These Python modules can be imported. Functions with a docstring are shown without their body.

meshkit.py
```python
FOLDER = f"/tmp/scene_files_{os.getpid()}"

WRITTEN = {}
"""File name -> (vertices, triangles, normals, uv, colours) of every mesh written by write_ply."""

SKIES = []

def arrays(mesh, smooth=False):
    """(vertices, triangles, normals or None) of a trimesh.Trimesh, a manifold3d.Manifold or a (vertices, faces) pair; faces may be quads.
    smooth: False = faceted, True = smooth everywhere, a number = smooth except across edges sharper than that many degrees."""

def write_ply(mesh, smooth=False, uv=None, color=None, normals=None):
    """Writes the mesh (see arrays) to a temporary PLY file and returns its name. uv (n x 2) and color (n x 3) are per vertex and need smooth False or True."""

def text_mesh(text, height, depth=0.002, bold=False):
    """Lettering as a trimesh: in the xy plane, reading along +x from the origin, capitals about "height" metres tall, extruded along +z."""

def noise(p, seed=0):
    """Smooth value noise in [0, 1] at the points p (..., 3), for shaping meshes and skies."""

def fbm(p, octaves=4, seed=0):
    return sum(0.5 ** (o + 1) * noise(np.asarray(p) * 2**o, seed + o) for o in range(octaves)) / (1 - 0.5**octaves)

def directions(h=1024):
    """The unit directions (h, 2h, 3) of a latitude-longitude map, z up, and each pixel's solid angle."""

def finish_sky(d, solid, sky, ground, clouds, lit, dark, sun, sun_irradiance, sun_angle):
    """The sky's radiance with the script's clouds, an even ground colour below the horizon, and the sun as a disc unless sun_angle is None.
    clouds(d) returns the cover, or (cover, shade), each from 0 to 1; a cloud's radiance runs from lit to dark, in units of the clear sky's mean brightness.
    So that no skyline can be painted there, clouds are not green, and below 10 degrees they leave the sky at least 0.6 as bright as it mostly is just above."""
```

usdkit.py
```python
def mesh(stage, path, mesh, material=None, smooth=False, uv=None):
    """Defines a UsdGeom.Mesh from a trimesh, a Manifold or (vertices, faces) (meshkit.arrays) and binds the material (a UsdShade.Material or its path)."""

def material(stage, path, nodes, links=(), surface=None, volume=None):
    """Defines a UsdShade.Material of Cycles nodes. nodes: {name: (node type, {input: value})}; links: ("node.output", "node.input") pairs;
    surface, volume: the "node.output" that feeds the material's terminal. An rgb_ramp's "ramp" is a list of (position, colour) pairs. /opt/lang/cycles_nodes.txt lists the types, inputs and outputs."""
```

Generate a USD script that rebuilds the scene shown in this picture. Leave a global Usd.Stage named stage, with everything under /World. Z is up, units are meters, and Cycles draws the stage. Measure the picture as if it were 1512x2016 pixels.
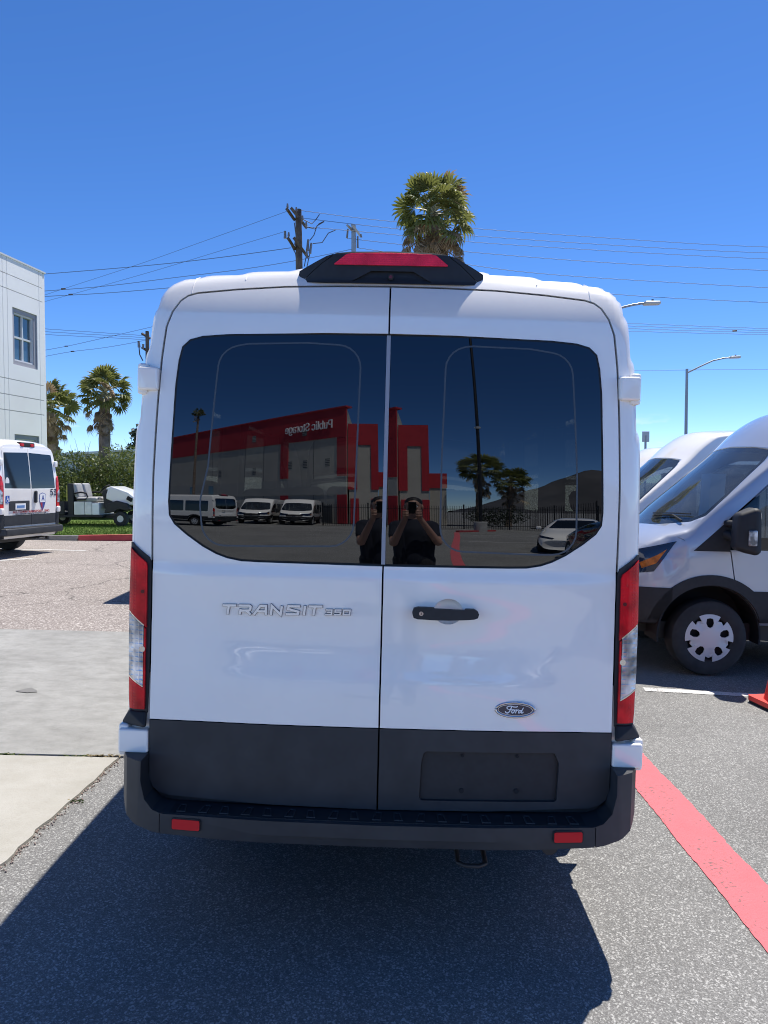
import math, random, numpy as np, trimesh, meshkit, usdkit
from scipy.interpolate import PchipInterpolator
from manifold3d import Manifold, Mesh as MMesh, CrossSection
from shapely.geometry import Polygon, LineString, Point, box as sbox
from shapely.ops import unary_union
from shapely import affinity
from pxr import Usd, UsdGeom, UsdLux, UsdShade, Gf, Vt, Sdf

stage = Usd.Stage.CreateInMemory()
UsdGeom.SetStageUpAxis(stage, 'Z'); UsdGeom.SetStageMetersPerUnit(stage, 1.0)
UsdGeom.Xform.Define(stage, '/World'); UsdGeom.Scope.Define(stage, '/World/Looks')

# ------------------------------------------------------------ camera, sky, sun, exposure
CAM_H, PITCH, FPX = 1.71, math.degrees(math.atan(60 / 1514)), 1514.0
cam = UsdGeom.Camera.Define(stage, '/World/camera')
cam.AddTranslateOp().Set(Gf.Vec3d(0, 0, CAM_H)); cam.AddRotateXOp().Set(90 - PITCH)
cam.CreateHorizontalApertureAttr(24.0); cam.CreateVerticalApertureAttr(32.0)
cam.CreateFocalLengthAttr(24.0 * FPX / 1512); cam.CreateClippingRangeAttr(Gf.Vec2f(0.03, 5000))
cam.CreateExposureAttr(0.82)
SUN = np.array([.25, .35, 1.0]); SUN /= np.linalg.norm(SUN)
EL, ROT = math.asin(SUN[2]), math.atan2(SUN[0], SUN[1])
sun = UsdLux.DistantLight.Define(stage, '/World/sun')
sun.CreateIntensityAttr(1.05); sun.CreateAngleAttr(0.53); sun.CreateNormalizeAttr(True); sun.CreateColorAttr(Gf.Vec3f(1.0, .955, .89))
_xf = Gf.Matrix4d().SetRotate(Gf.Rotation(Gf.Vec3d(0, 0, 1), Gf.Vec3d(*map(float, SUN))))
sun.AddTransformOp().Set(_xf)
sky = UsdLux.DomeLight.Define(stage, '/World/sky'); sky.CreateIntensityAttr(1.0)
sky.GetPrim().SetCustomDataByKey('kind', 'structure'); sky.GetPrim().SetCustomDataByKey('label', 'clear deep blue summer sky with low far clouds')
skym = usdkit.material(stage, '/World/Looks/sky', {
    'sky': ('sky_texture', {'sky_type': 'single_scattering', 'sun_disc': False, 'sun_elevation': EL, 'sun_rotation': ROT, 'altitude': 100.0, 'air_density': .6, 'aerosol_density': .1, 'ozone_density': 5.0}),
    'tc': ('texture_coordinate', {}), 'sep': ('separate_xyz', {}),
    'map': ('mapping', {'scale': (1.0, 1.0, 3.2)}),
    'n': ('noise_texture', {'scale': 9.0, 'detail': 7.0, 'roughness': .55}),
    'cr': ('map_range', {'from_min': .60, 'from_max': .70, 'clamp': True}),
    'lo': ('map_range', {'from_min': .045, 'from_max': .085, 'to_min': 1.0, 'to_max': 0.0, 'clamp': True}),
    'mul': ('math', {'math_type': 'multiply'}),
    'sat': ('hsv', {'saturation': 1.2, 'value': 1.0, 'hue': .506}),
    'mix': ('mix_color', {'b': (5.6, 5.8, 6.1)}),
    'bg': ('background_shader', {'strength': .113})},
    [('tc.generated', 'sep.vector'), ('tc.generated', 'map.vector'), ('map.vector', 'n.vector'), ('n.fac', 'cr.value'), ('sep.z', 'lo.value'),
     ('cr.result', 'mul.value1'), ('lo.result', 'mul.value2'), ('mul.value', 'mix.fac'), ('sky.color', 'sat.color'), ('sat.color', 'mix.a'), ('mix.result', 'bg.color')], surface='bg.background')
UsdShade.MaterialBindingAPI.Apply(sky.GetPrim()).Bind(skym)

# ------------------------------------------------------------ helpers
used = {}
def fresh(parent, name):
    k = (parent, name); n = used.get(k, 0); used[k] = n + 1
    return f'{parent}/{name}' + (f'_{n:03d}' if n else '')
def data(prim, **kw):
    for k, v in kw.items():
        if v: prim.SetCustomDataByKey(k, v)
def path_of(parent):
    return '/World' if parent is None else (str(parent.GetPath()) if hasattr(parent, 'GetPath') else parent)
def obj(name, m, mat, parent=None, smooth=False, **kw):
    p = usdkit.mesh(stage, fresh(path_of(parent), name), m, M[mat] if isinstance(mat, str) else mat, smooth=smooth).GetPrim()
    data(p, **kw); return p
def rawmesh(name, v, f, n, mat, parent=None, **kw):
    path = fresh(path_of(parent), name); me = UsdGeom.Mesh.Define(stage, path)
    me.CreatePointsAttr(Vt.Vec3fArray.FromNumpy(np.asarray(v, np.float32)))
    me.CreateFaceVertexCountsAttr(Vt.IntArray.FromNumpy(np.full(len(f), 3, np.int32)))
    me.CreateFaceVertexIndicesAttr(Vt.IntArray.FromNumpy(np.asarray(f, np.int32).ravel())); me.CreateSubdivisionSchemeAttr('none')
    me.CreateNormalsAttr(Vt.Vec3fArray.FromNumpy(np.asarray(n, np.float32))); me.SetNormalsInterpolation('vertex')
    UsdShade.MaterialBindingAPI.Apply(me.GetPrim()).Bind(M[mat]); data(me.GetPrim(), **kw); return me.GetPrim()
def rot(yaw=0, roll=0, pitch=0):
    cz, sz = math.cos(yaw), math.sin(yaw); cy, sy = math.cos(roll), math.sin(roll); cx, sx = math.cos(pitch), math.sin(pitch)
    return np.array([[cz, -sz, 0], [sz, cz, 0], [0, 0, 1]]) @ np.array([[cy, 0, sy], [0, 1, 0], [-sy, 0, cy]]) @ np.array([[1, 0, 0], [0, cx, -sx], [0, sx, cx]])
def gmat(loc, R):
    m = np.eye(4); m[:3, :3] = R.T; m[3, :3] = loc
    return Gf.Matrix4d(*m.ravel().tolist())
def thing(name, label, cat, loc=(0, 0, 0), R=None, group=None):
    x = UsdGeom.Xform.Define(stage, fresh('/World', name)); x.AddTransformOp().Set(gmat(loc, np.eye(3) if R is None else R))
    data(x.GetPrim(), label=label, category=cat, group=group); return x.GetPrim()
def copy_of(src, label, loc, R=None, group=None):
    was = src.GetCustomData(); name = src.GetName()
    if name[-4] == '_' and name[-3:].isdigit(): name = name[:-4]
    r = thing(name, label, was['category'], loc, R, group or was.get('group'))
    r.GetReferences().AddInternalReference(src.GetPath()); r.SetInstanceable(True); return r
def gz(x, y=0): return -.022 * float(np.clip(x, -9, 9))
TILT = rot(0, .022)

def tri(m):
    if isinstance(m, Manifold):
        q = m.to_mesh(); return trimesh.Trimesh(np.array(q.vert_properties[:, :3]), np.array(q.tri_verts), process=False)
    return m
def man(t):
    t = trimesh.Trimesh(np.asarray(t.vertices), np.asarray(t.faces)); 
    if t.volume < 0: t.invert()
    return Manifold(MMesh(np.asarray(t.vertices, np.float32), np.asarray(t.faces, np.uint32)))
def cat(*ms): return trimesh.util.concatenate([tri(m) for m in ms])
def move(m, x=0, y=0, z=0): m = tri(m).copy(); m.apply_translation((x, y, z)); return m
def xf(m, R, loc=(0, 0, 0)):
    t = tri(m).copy(); T = np.eye(4); T[:3, :3] = R; T[:3, 3] = loc; t.apply_transform(T); return t
def bx(x0, x1, y0, y1, z0, z1): return trimesh.creation.box(bounds=[(x0, y0, z0), (x1, y1, z1)])
def rbx(x0, x1, y0, y1, z0, z1, r=.01, seg=8):
    r = min(r, (x1 - x0) / 2.01, (y1 - y0) / 2.01, (z1 - z0) / 2.01)
    s = Manifold.sphere(r, seg)
    return tri(Manifold.batch_hull([s.translate((a, b, c)) for a in (x0 + r, x1 - r) for b in (y0 + r, y1 - r) for c in (z0 + r, z1 - r)]))
def cyl(p, q, r0, r1=None, n=12):
    p, q = np.asarray(p, float), np.asarray(q, float); r1 = r0 if r1 is None else r1
    d = q - p; h = np.linalg.norm(d); m = tri(Manifold.cylinder(h, r0, r1, n)); d = d / h
    m.apply_transform(trimesh.geometry.align_vectors([0, 0, 1], d)); m.apply_translation(p); return m
def tube(pts, r, n=8):
    pts = np.asarray(pts, float); rr = np.broadcast_to(r, (len(pts),)); t = np.gradient(pts, axis=0); t /= np.linalg.norm(t, axis=1, keepdims=True) + 1e-12
    up = np.where(np.abs(t[:, 2:]) < .9, [0, 0, 1.], [1., 0, 0]); a = np.cross(t, up); a /= np.linalg.norm(a, axis=1, keepdims=True) + 1e-12; b = np.cross(t, a)
    an = np.arange(n) * 2 * np.pi / n
    v = pts[:, None] + rr[:, None, None] * (np.cos(an)[None, :, None] * a[:, None] + np.sin(an)[None, :, None] * b[:, None])
    k = len(pts); f = []
    for i in range(k - 1):
        for j in range(n): f.append((i * n + j, i * n + (j + 1) % n, (i + 1) * n + (j + 1) % n, (i + 1) * n + j))
    f = np.array(f); f = np.vstack([f[:, [0, 1, 2]], f[:, [0, 2, 3]]])
    V = np.vstack([v.reshape(-1, 3), pts[0], pts[-1]]); A, B = k * n, k * n + 1
    caps = [(A, (j + 1) % n, j) for j in range(n)] + [(B, (k - 1) * n + j, (k - 1) * n + (j + 1) % n) for j in range(n)]
    m = trimesh.Trimesh(V, np.vstack([f, caps]), process=False)
    if m.volume < 0: m.invert()
    return m
def cs(poly):
    """CrossSection of a shapely polygon or a point list."""
    if not hasattr(poly, 'geom_type'): poly = Polygon(poly)
    poly = poly.buffer(0); out = []
    for g in getattr(poly, 'geoms', [poly]):
        g = g.simplify(1e-5)
        if g.is_empty: continue
        out.append(np.array(g.exterior.coords)[:-1]); out += [np.array(i.coords)[:-1] for i in g.interiors]
    from manifold3d import FillRule
    return CrossSection(out, FillRule.EvenOdd)
RXY = np.array([[1, 0, 0], [0, 0, -1], [0, 1, 0.]])     # extrusion axis z -> -y, polygon (x, z)
def prism_y(poly, y0, y1):
    return man(xf(cs(poly).extrude(y1 - y0), RXY, (0, y1, 0)))
def prism_x(poly, x0, x1):   # polygon (y, z)
    return man(xf(cs(poly).extrude(x1 - x0), np.array([[0, 0, 1], [1, 0, 0], [0, 1, 0.]]), (x0, 0, 0)))
def prism_z(poly, z0, z1): return cs(poly).extrude(z1 - z0).translate((0, 0, z0))
def mbox(x0, x1, y0, y1, z0, z1): return Manifold.cube((x1 - x0, y1 - y0, z1 - z0)).translate((x0, y0, z0))
def rounded(poly, r):
    p = Polygon(poly) if not hasattr(poly, 'geom_type') else poly
    return p.buffer(-r, join_style=2).buffer(r, quad_segs=6)
def mirror_pts(half):
    """half outline with x >= 0, from top centre down to bottom centre, mirrored to a closed polygon."""
    return list(half) + [(-x, z) for x, z in reversed(half) if x > 1e-6]
def mx(m): t = tri(m).copy(); t.vertices[:, 0] *= -1; t.invert(); return t
def text(s, height, bold=False, depth=.002): return meshkit.text_mesh(s, height, depth, bold)

# ------------------------------------------------------------ materials
M = {}
def mat(name, nodes, links=(), surface='p.BSDF'):
    M[name] = usdkit.material(stage, f'/World/Looks/{name}', nodes, links, surface=surface)
def plain(name, col, rough=.5, **kw):
    mat(name, {'p': ('principled_bsdf', {'base_color': col, 'roughness': rough, **kw})})
def noisy(name, c0, c1, scale, rough=.6, bump=0, bscale=None, dist=.004, detail=4., coord='geometry.position', **kw):
    n = {'g': ('geometry', {}) if coord.startswith('geo') else ('texture_coordinate', {}), 'n': ('noise_texture', {'scale': scale, 'detail': detail, 'roughness': .6}),
         'r': ('rgb_ramp', {'ramp': [(.3, c0), (.7, c1)]}), 'p': ('principled_bsdf', {'roughness': rough, **kw})}
    o = 'g.' + coord.split('.')[1]
    l = [(o, 'n.vector'), ('n.fac', 'r.fac'), ('r.color', 'p.base_color')]
    if bump:
        n['b'] = ('bump', {'strength': bump, 'distance': dist}); n['n2'] = ('noise_texture', {'scale': bscale or scale * 6, 'detail': 3.})
        l += [(o, 'n2.vector'), ('n2.fac', 'b.height'), ('b.normal', 'p.normal')]
    mat(name, n, l)
def paint(name, col, metallic=0., rough=.45, flake=False):
    # car paint: coloured base under a clear coat, with a faint film of road dust that breaks up the gloss
    mat(name, {'g': ('texture_coordinate', {}), 'n': ('noise_texture', {'scale': 2.3, 'detail': 5., 'roughness': .6}), 'r': ('rgb_ramp', {'ramp': [(.35, tuple(c * .955 for c in col)), (.65, col)]}),
               'n2': ('noise_texture', {'scale': 7., 'detail': 6., 'roughness': .7}), 'rr': ('map_range', {'from_min': .4, 'from_max': .75, 'to_min': .02, 'to_max': .10, 'clamp': True}),
               'p': ('principled_bsdf', {'metallic': metallic, 'roughness': rough, 'coat_weight': 1.0, 'coat_ior': 1.72, 'specular_ior_level': .3})},
        [('g.object', 'n.vector'), ('g.object', 'n2.vector'), ('n.fac', 'r.fac'), ('r.color', 'p.base_color'), ('n2.fac', 'rr.value'), ('rr.result', 'p.coat_roughness')])
def pane(name, tint, ior=1.5, refl=(1, 1, 1)):
    mat(name, {'f': ('fresnel', {'IOR': ior}), 't': ('transparent_bsdf', {'color': tint}), 'g': ('glossy_bsdf', {'roughness': 0.0, 'color': refl}), 'm': ('mix_closure', {})},
        [('f.fac', 'm.fac'), ('t.BSDF', 'm.closure1'), ('g.BSDF', 'm.closure2')], surface='m.closure')
paint('paint_white', (.91, .872, .805)); paint('paint_silver', (.47, .49, .53), metallic=.5, rough=.36); paint('paint_black', (.006, .006, .007)); paint('paint_cream', (.72, .72, .68))
pane('glass_tint', (.10, .11, .115), 2.0, (.92, .96, 1.0)); mat('glass_clear', {'f': ('fresnel', {'IOR': 1.9}), 't': ('transparent_bsdf', {'color': (.84, .92, .89)}), 'g': ('glossy_bsdf', {'roughness': 0.0}), 'd': ('diffuse_bsdf', {'color': (.50, .56, .56)}), 'm': ('mix_closure', {}), 'm2': ('mix_closure', {}),
    'c': ('texture_coordinate', {}), 'n': ('noise_texture', {'scale': 2.5, 'detail': 5.}), 'r': ('map_range', {'from_min': .3, 'from_max': .7, 'to_min': .03, 'to_max': .09, 'clamp': True})},
    [('c.object', 'n.vector'), ('n.fac', 'r.value'), ('r.result', 'm2.fac'), ('t.BSDF', 'm2.closure1'), ('d.BSDF', 'm2.closure2'), ('f.fac', 'm.fac'), ('m2.closure', 'm.closure1'), ('g.BSDF', 'm.closure2')], surface='m.closure'); pane('glass_side', (.5, .54, .55), 1.7); pane('glass_blue', (.10, .17, .22), 1.9)
noisy('plastic_black', (.011, .0115, .013), (.018, .019, .021), 30, .62, .25, 700, .0006, coord='texture_coordinate.object')
noisy('plastic_grey', (.018, .0188, .0205), (.034, .035, .037), 7, .6, .25, 600, .0006, coord='texture_coordinate.object')
plain('rubber', (.012, .012, .012), .7); plain('void', (.006, .006, .007), .8)
noisy('tyre', (.014, .014, .014), (.03, .029, .028), 12, .8, .2, 120, .002, coord='texture_coordinate.object')
plain('chrome', (.75, .75, .76), .08, metallic=1.0); plain('brushed', (.62, .60, .57), .28, metallic=1.0)
plain('hub', (.58, .58, .57), .5, metallic=.35); plain('steel_dark', (.05, .05, .05), .5, metallic=.6)
plain('badge_blue', (.006, .01, .03), .12, coat_weight=1.0); plain('letter_silver', (.86, .83, .77), .3, metallic=.35); plain('letter_white', (.85, .85, .84), .4)
def lens(name, col, cells, dark=.5, metal=0.):
    mat(name, {'g': ('texture_coordinate', {}), 'w': ('voronoi_texture', {'scale': cells, 'metric': 'chebychev', 'randomness': .15}), 'b': ('bump', {'strength': .9 if metal else .5, 'distance': .006}),
               'n': ('noise_texture', {'scale': 14., 'detail': 2.}), 'r': ('rgb_ramp', {'ramp': [(.35, tuple(c * dark for c in col)), (.65, col)]}),
               'p': ('principled_bsdf', {'roughness': .25, 'metallic': metal, 'specular_ior_level': .2, 'coat_weight': .35, 'coat_roughness': .02})},
        [('g.object', 'w.vector'), ('g.object', 'n.vector'), ('n.fac', 'r.fac'), ('r.color', 'p.base_color'), ('w.distance', 'b.height'), ('b.normal', 'p.normal')])
lens('lens_red', (.80, .008, .018), 90); lens('lens_red_bright', (1.0, .03, .075), 120, .7); lens('lens_clear', (.80, .82, .86), 60, .2, .75); lens('lens_amber', (.75, .20, .02), 90)
plain('reflector_red', (.62, .012, .02), .35, coat_weight=.15, specular_ior_level=.2); plain('seat_grey', (.10, .102, .108), .9); plain('liner', (.32, .32, .33), .9); plain('dash', (.03, .03, .032), .6); plain('card_white', (.85, .86, .84), .8)
# ------------------------------------------------------------ ground
def aggregate(name, stones, mortar, scale, lum=(.8, 1.15), crack=0.0, bump=.5, tintn=.35):
    mat(name, {'g': ('geometry', {}), 'v': ('voronoi_texture', {'scale': scale, 'randomness': 1.0}), 'sep': ('separate_color', {}), 'r': ('rgb_ramp', {'ramp': stones}),
               'v2': ('voronoi_texture', {'scale': scale * .75, 'randomness': 1.0}), 's2': ('separate_color', {}), 'r2': ('map_range', {'from_min': .88, 'from_max': .90, 'clamp': True}),
               'ed': ('map_range', {'from_min': .30, 'from_max': .62, 'to_min': 0., 'to_max': .6, 'clamp': True}), 'm1': ('mix_color', {'b': mortar}), 'm2': ('mix_color', {'b': stones[-1][1]}),
               'big': ('noise_texture', {'scale': .45, 'detail': 6., 'roughness': .65}), 'mr': ('map_range', {'from_min': .3, 'from_max': .7, 'to_min': lum[0], 'to_max': lum[1], 'clamp': True}),
               'mp': ('vector_math', {'math_type': 'scale'}), 'b': ('bump', {'strength': bump, 'distance': .004}),
               'oil': ('noise_texture', {'scale': 3.1, 'detail': 5., 'roughness': .6}), 'om': ('map_range', {'from_min': .66, 'from_max': .76, 'to_min': 1.0, 'to_max': .72, 'clamp': True}), 'mo': ('math', {'math_type': 'multiply'}),
               'wp': ('noise_texture', {'scale': .9, 'detail': 5., 'roughness': .6}), 'cv': ('voronoi_texture', {'scale': .33, 'feature': 'distance_to_edge'}), 'add': ('vector_math', {'math_type': 'add'}),
               'ck': ('map_range', {'from_min': .0015, 'from_max': .006, 'to_min': 1.0 - crack, 'to_max': 1.0, 'clamp': True}), 'mk': ('math', {'math_type': 'multiply'}),
               'p': ('principled_bsdf', {'roughness': .85, 'specular_ior_level': .3})},
        [('g.position', 'v.vector'), ('g.position', 'v2.vector'), ('v.color', 'sep.color'), ('sep.r', 'r.fac'), ('v.distance', 'ed.value'), ('ed.result', 'm1.fac'), ('r.color', 'm1.a'),
         ('v2.color', 's2.color'), ('s2.g', 'r2.value'), ('r2.result', 'm2.fac'), ('m1.result', 'm2.a'), ('g.position', 'big.vector'), ('big.fac', 'mr.value'),
         ('g.position', 'wp.vector'), ('g.position', 'add.vector1'), ('wp.color', 'add.vector2'), ('add.vector', 'cv.vector'), ('cv.distance', 'ck.value'), ('ck.result', 'mk.value1'), ('mr.result', 'mk.value2'),
         ('m2.result', 'mp.vector1'), ('g.position', 'oil.vector'), ('oil.fac', 'om.value'), ('om.result', 'mo.value1'), ('mk.value', 'mo.value2'), ('mo.value', 'mp.scale'), ('mp.vector', 'p.base_color'), ('v.distance', 'b.height'), ('b.normal', 'p.normal')])
aggregate('asphalt', [(0, (.125, .122, .115)), (.4, (.183, .179, .169)), (.75, (.245, .240, .225)), (1, (.36, .354, .332))], (.125, .122, .115), 200, (.78, 1.14), .10)
aggregate('asphalt_old', [(0, (.17, .145, .13)), (.45, (.26, .225, .20)), (.8, (.36, .32, .29)), (1, (.46, .42, .38))], (.13, .108, .094), 85, (.86, 1.1), .55)
def concrete(name, c0, c1, tint):
    mat(name, {'g': ('geometry', {}), 'n': ('noise_texture', {'scale': 1.1, 'detail': 7., 'roughness': .68}), 'r': ('rgb_ramp', {'ramp': [(.3, c0), (.7, c1)]}),
               'mp': ('mapping', {'scale': (2.4, 3.4, 1.0)}), 'n2': ('noise_texture', {'scale': 2.2, 'detail': 8., 'roughness': .75}), 'r2': ('rgb_ramp', {'ramp': [(.35, tint), (.62, (1, 1, 1))]}),
               'n3': ('noise_texture', {'scale': 170., 'detail': 2.}), 'r3': ('rgb_ramp', {'ramp': [(.32, (.78, .78, .78)), (.5, (1, 1, 1))]}),
               'm': ('mix_color', {'blend_type': 'multiply', 'fac': 1.0}), 'm2': ('mix_color', {'blend_type': 'multiply', 'fac': .7}), 'b': ('bump', {'strength': .25, 'distance': .003}), 'p': ('principled_bsdf', {'roughness': .8, 'specular_ior_level': .3})},
        [('g.position', 'n.vector'), ('n.fac', 'r.fac'), ('g.position', 'mp.vector'), ('mp.vector', 'n2.vector'), ('n2.fac', 'r2.fac'), ('r.color', 'm.a'), ('r2.color', 'm.b'), ('g.position', 'n3.vector'), ('n3.fac', 'r3.fac'),
         ('m.result', 'm2.a'), ('r3.color', 'm2.b'), ('m2.result', 'p.base_color'), ('n3.fac', 'b.height'), ('b.normal', 'p.normal')])
concrete('concrete', (.245, .24, .222), (.325, .32, .298), (.74, .74, .73)); concrete('concrete_warm', (.325, .31, .268), (.40, .382, .337), (.90, .89, .87))
def roadpaint(name, col, under, wear):
    mat(name, {'g': ('geometry', {}), 'v': ('voronoi_texture', {'scale': 105.}), 'n': ('noise_texture', {'scale': 5., 'detail': 6., 'roughness': .7}), 'n2': ('noise_texture', {'scale': 60., 'detail': 3.}),
               'ad': ('math', {'math_type': 'add'}), 'mr': ('map_range', {'from_min': wear, 'from_max': wear + .10, 'clamp': True}), 'r': ('rgb_ramp', {'ramp': [(.3, tuple(c * .82 for c in col)), (.7, col)]}),
               'm': ('mix_color', {'b': under}), 'b': ('bump', {'strength': .5, 'distance': .004}), 'p': ('principled_bsdf', {'roughness': .7})},
        [('g.position', 'v.vector'), ('g.position', 'n.vector'), ('g.position', 'n2.vector'), ('n.fac', 'ad.value1'), ('n2.fac', 'ad.value2'), ('ad.value', 'mr.value'), ('n.fac', 'r.fac'), ('r.color', 'm.a'), ('mr.result', 'm.fac'),
         ('m.result', 'p.base_color'), ('v.distance', 'b.height'), ('b.normal', 'p.normal')])
roadpaint('paint_red_road', (.62, .115, .13), (.20, .08, .08), 1.10); roadpaint('paint_white_road', (.62, .61, .58), (.18, .17, .16), 1.07)
noisy('kerb_grey', (.16, .155, .15), (.24, .235, .22), 3, .85, .3, 80); noisy('kerb_red', (.30, .035, .035), (.44, .06, .06), 3, .7, .3, 80)
noisy('grass', (.07, .13, .012), (.13, .20, .025), 2.2, .9, .6, 60, .02); noisy('weed', (.05, .08, .02), (.11, .13, .04), 20, .8); noisy('weed_dry', (.22, .17, .09), (.32, .26, .15), 20, .9)
plain('stain', (.15, .145, .135), .8); noisy('gravel', (.22, .15, .12), (.36, .30, .26), 40, .9)

def sheet(name, xs, ys, dz, mat_, zf=gz, parent=None, **kw):
    xs, ys = np.asarray(xs, float), np.asarray(ys, float); X, Y = np.meshgrid(xs, ys, indexing='ij')
    Z = np.vectorize(zf)(X, Y) + dz; nx, ny = X.shape; i = np.arange(nx * ny).reshape(nx, ny)
    f = np.stack([i[:-1, :-1], i[1:, :-1], i[1:, 1:], i[:-1, 1:]], -1).reshape(-1, 4)
    return obj(name, (np.stack([X, Y, Z], -1).reshape(-1, 3), f), mat_, parent, **kw)
def flat_poly(poly, dz, zf=gz, thick=0):
    """Triangulated sheet of a plan polygon laid on the ground; thick > 0 gives it edges."""
    p = Polygon(poly) if not hasattr(poly, 'geom_type') else poly
    if thick:
        m = trimesh.creation.extrude_polygon(p, thick, engine='earcut')
    else:
        v, f = trimesh.creation.triangulate_polygon(p, engine='earcut'); m = trimesh.Trimesh(np.c_[v, np.zeros(len(v))], f, process=False)
        if m.face_normals[0][2] < 0: m.invert()
    m.vertices[:, 2] += np.array([zf(x, y) for x, y in m.vertices[:, :2]]) + dz - (thick if thick else 0)
    return m
def wobble(pts, amp, step=.06, seed=1, closed=False):
    ls = LineString(pts); d = np.arange(0, ls.length, step); q = np.array([ls.interpolate(t).coords[0] for t in d])
    r = np.random.default_rng(seed); n = np.convolve(r.normal(0, 1, len(q) + 4), np.ones(5) / 5, 'valid') * amp * 1.6 + r.normal(0, amp * .4, len(q))
    t = np.gradient(q, axis=0); t /= np.linalg.norm(t, axis=1, keepdims=True); return q + np.c_[-t[:, 1], t[:, 0]] * n[:, None]

GX = [-900, -9, 9, 900]
sheet('ground', GX, [-900, 900], -.0, 'asphalt', kind='structure', label='grey asphalt of the parking lot with pale stone chips')
old = flat_poly(Polygon([(-9, 8.36), (-1.9, 8.36), (-1.9, 26), (-9, 26)]), .004)
obj('old_asphalt', old, 'asphalt_old', kind='structure', label='worn pinkish asphalt of the far lot beyond the concrete gutter')
obj('old_asphalt', flat_poly(Polygon([(-60, 8.36), (-9, 8.36), (-9, 26), (-60, 26)]), .004), 'asphalt_old', kind='structure', label='worn pinkish asphalt continuing left of the far lot')
apron = UsdGeom.Xform.Define(stage, fresh('/World', 'concrete_apron')).GetPrim(); data(apron, kind='structure', label='pale concrete gutter apron across the left side')
up = np.vstack([[(-9, 4.60)], wobble([(-1.58, 4.60), (-1.9, 8.35)], .006, seed=3), [(-9, 8.35)]])
obj('concrete_slab', flat_poly(up, .014, thick=.05), 'concrete', apron, label='upper grey concrete slab')
edge = wobble([(-1.60, 4.565), (-1.66, 3.26), (-1.82, 1.6), (-2.3, .7), (-3.4, .2)], .012, seed=5)
lowp = np.vstack([[(-9, 4.565)], edge, [(-9, .2)]])
obj('concrete_slab', flat_poly(lowp, .016, thick=.05), 'concrete_warm', apron, label='lower cream concrete slab')
for a in (-21,):
    obj('concrete_slab', flat_poly(sbox(a, 4.60, -9.02, 8.35), .014, thick=.05), 'concrete', apron); obj('concrete_slab', flat_poly(sbox(a, .2, -9.02, 4.565), .016, thick=.05), 'concrete_warm', apron)
def strip(name, pts, w, mat_, dz=.004, seed=2, **kw):
    q = wobble(pts, .004, .12, seed); p = LineString(q).buffer(w / 2, cap_style=2); rj = np.random.default_rng(seed); e_ = np.array(p.segmentize(.035).exterior.coords)[:-1]; p = Polygon(e_ + rj.normal(0, .0022, e_.shape)).buffer(0); p = max(getattr(p, 'geoms', [p]), key=lambda g: g.area)
    return obj(name, flat_poly(p, dz), mat_, **kw)
rs = PchipInterpolator([-24, -17, -5.3, 0, 2.75, 4.85, 12], [1.5, 1.2, .68, 1.30, 1.535, 1.545, 1.56]); ry = np.linspace(-20.4, 10, 130)
strip('red_stripe', np.c_[rs(ry), ry], .235, 'paint_red_road', kind='structure', label='worn red painted fire lane stripe on the asphalt')
strip('white_line', [(2.2, 6.44), (3.2, 6.31), (8.5, 5.8)], .11, 'paint_white_road', seed=4, kind='structure', label='white stall line beside the silver van')
strip('white_line', [(-9, 13.0), (-7.02, 15.55)], .12, 'paint_white_road', .008, seed=6, kind='structure', label='white stall line at the left edge near the parked shuttle van')
strip('white_line', [(-9, 17.25), (-6.7, 17.3)], .12, 'paint_white_road', .008, seed=7, kind='structure', label='thin white line in front of the far kerb')
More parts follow.
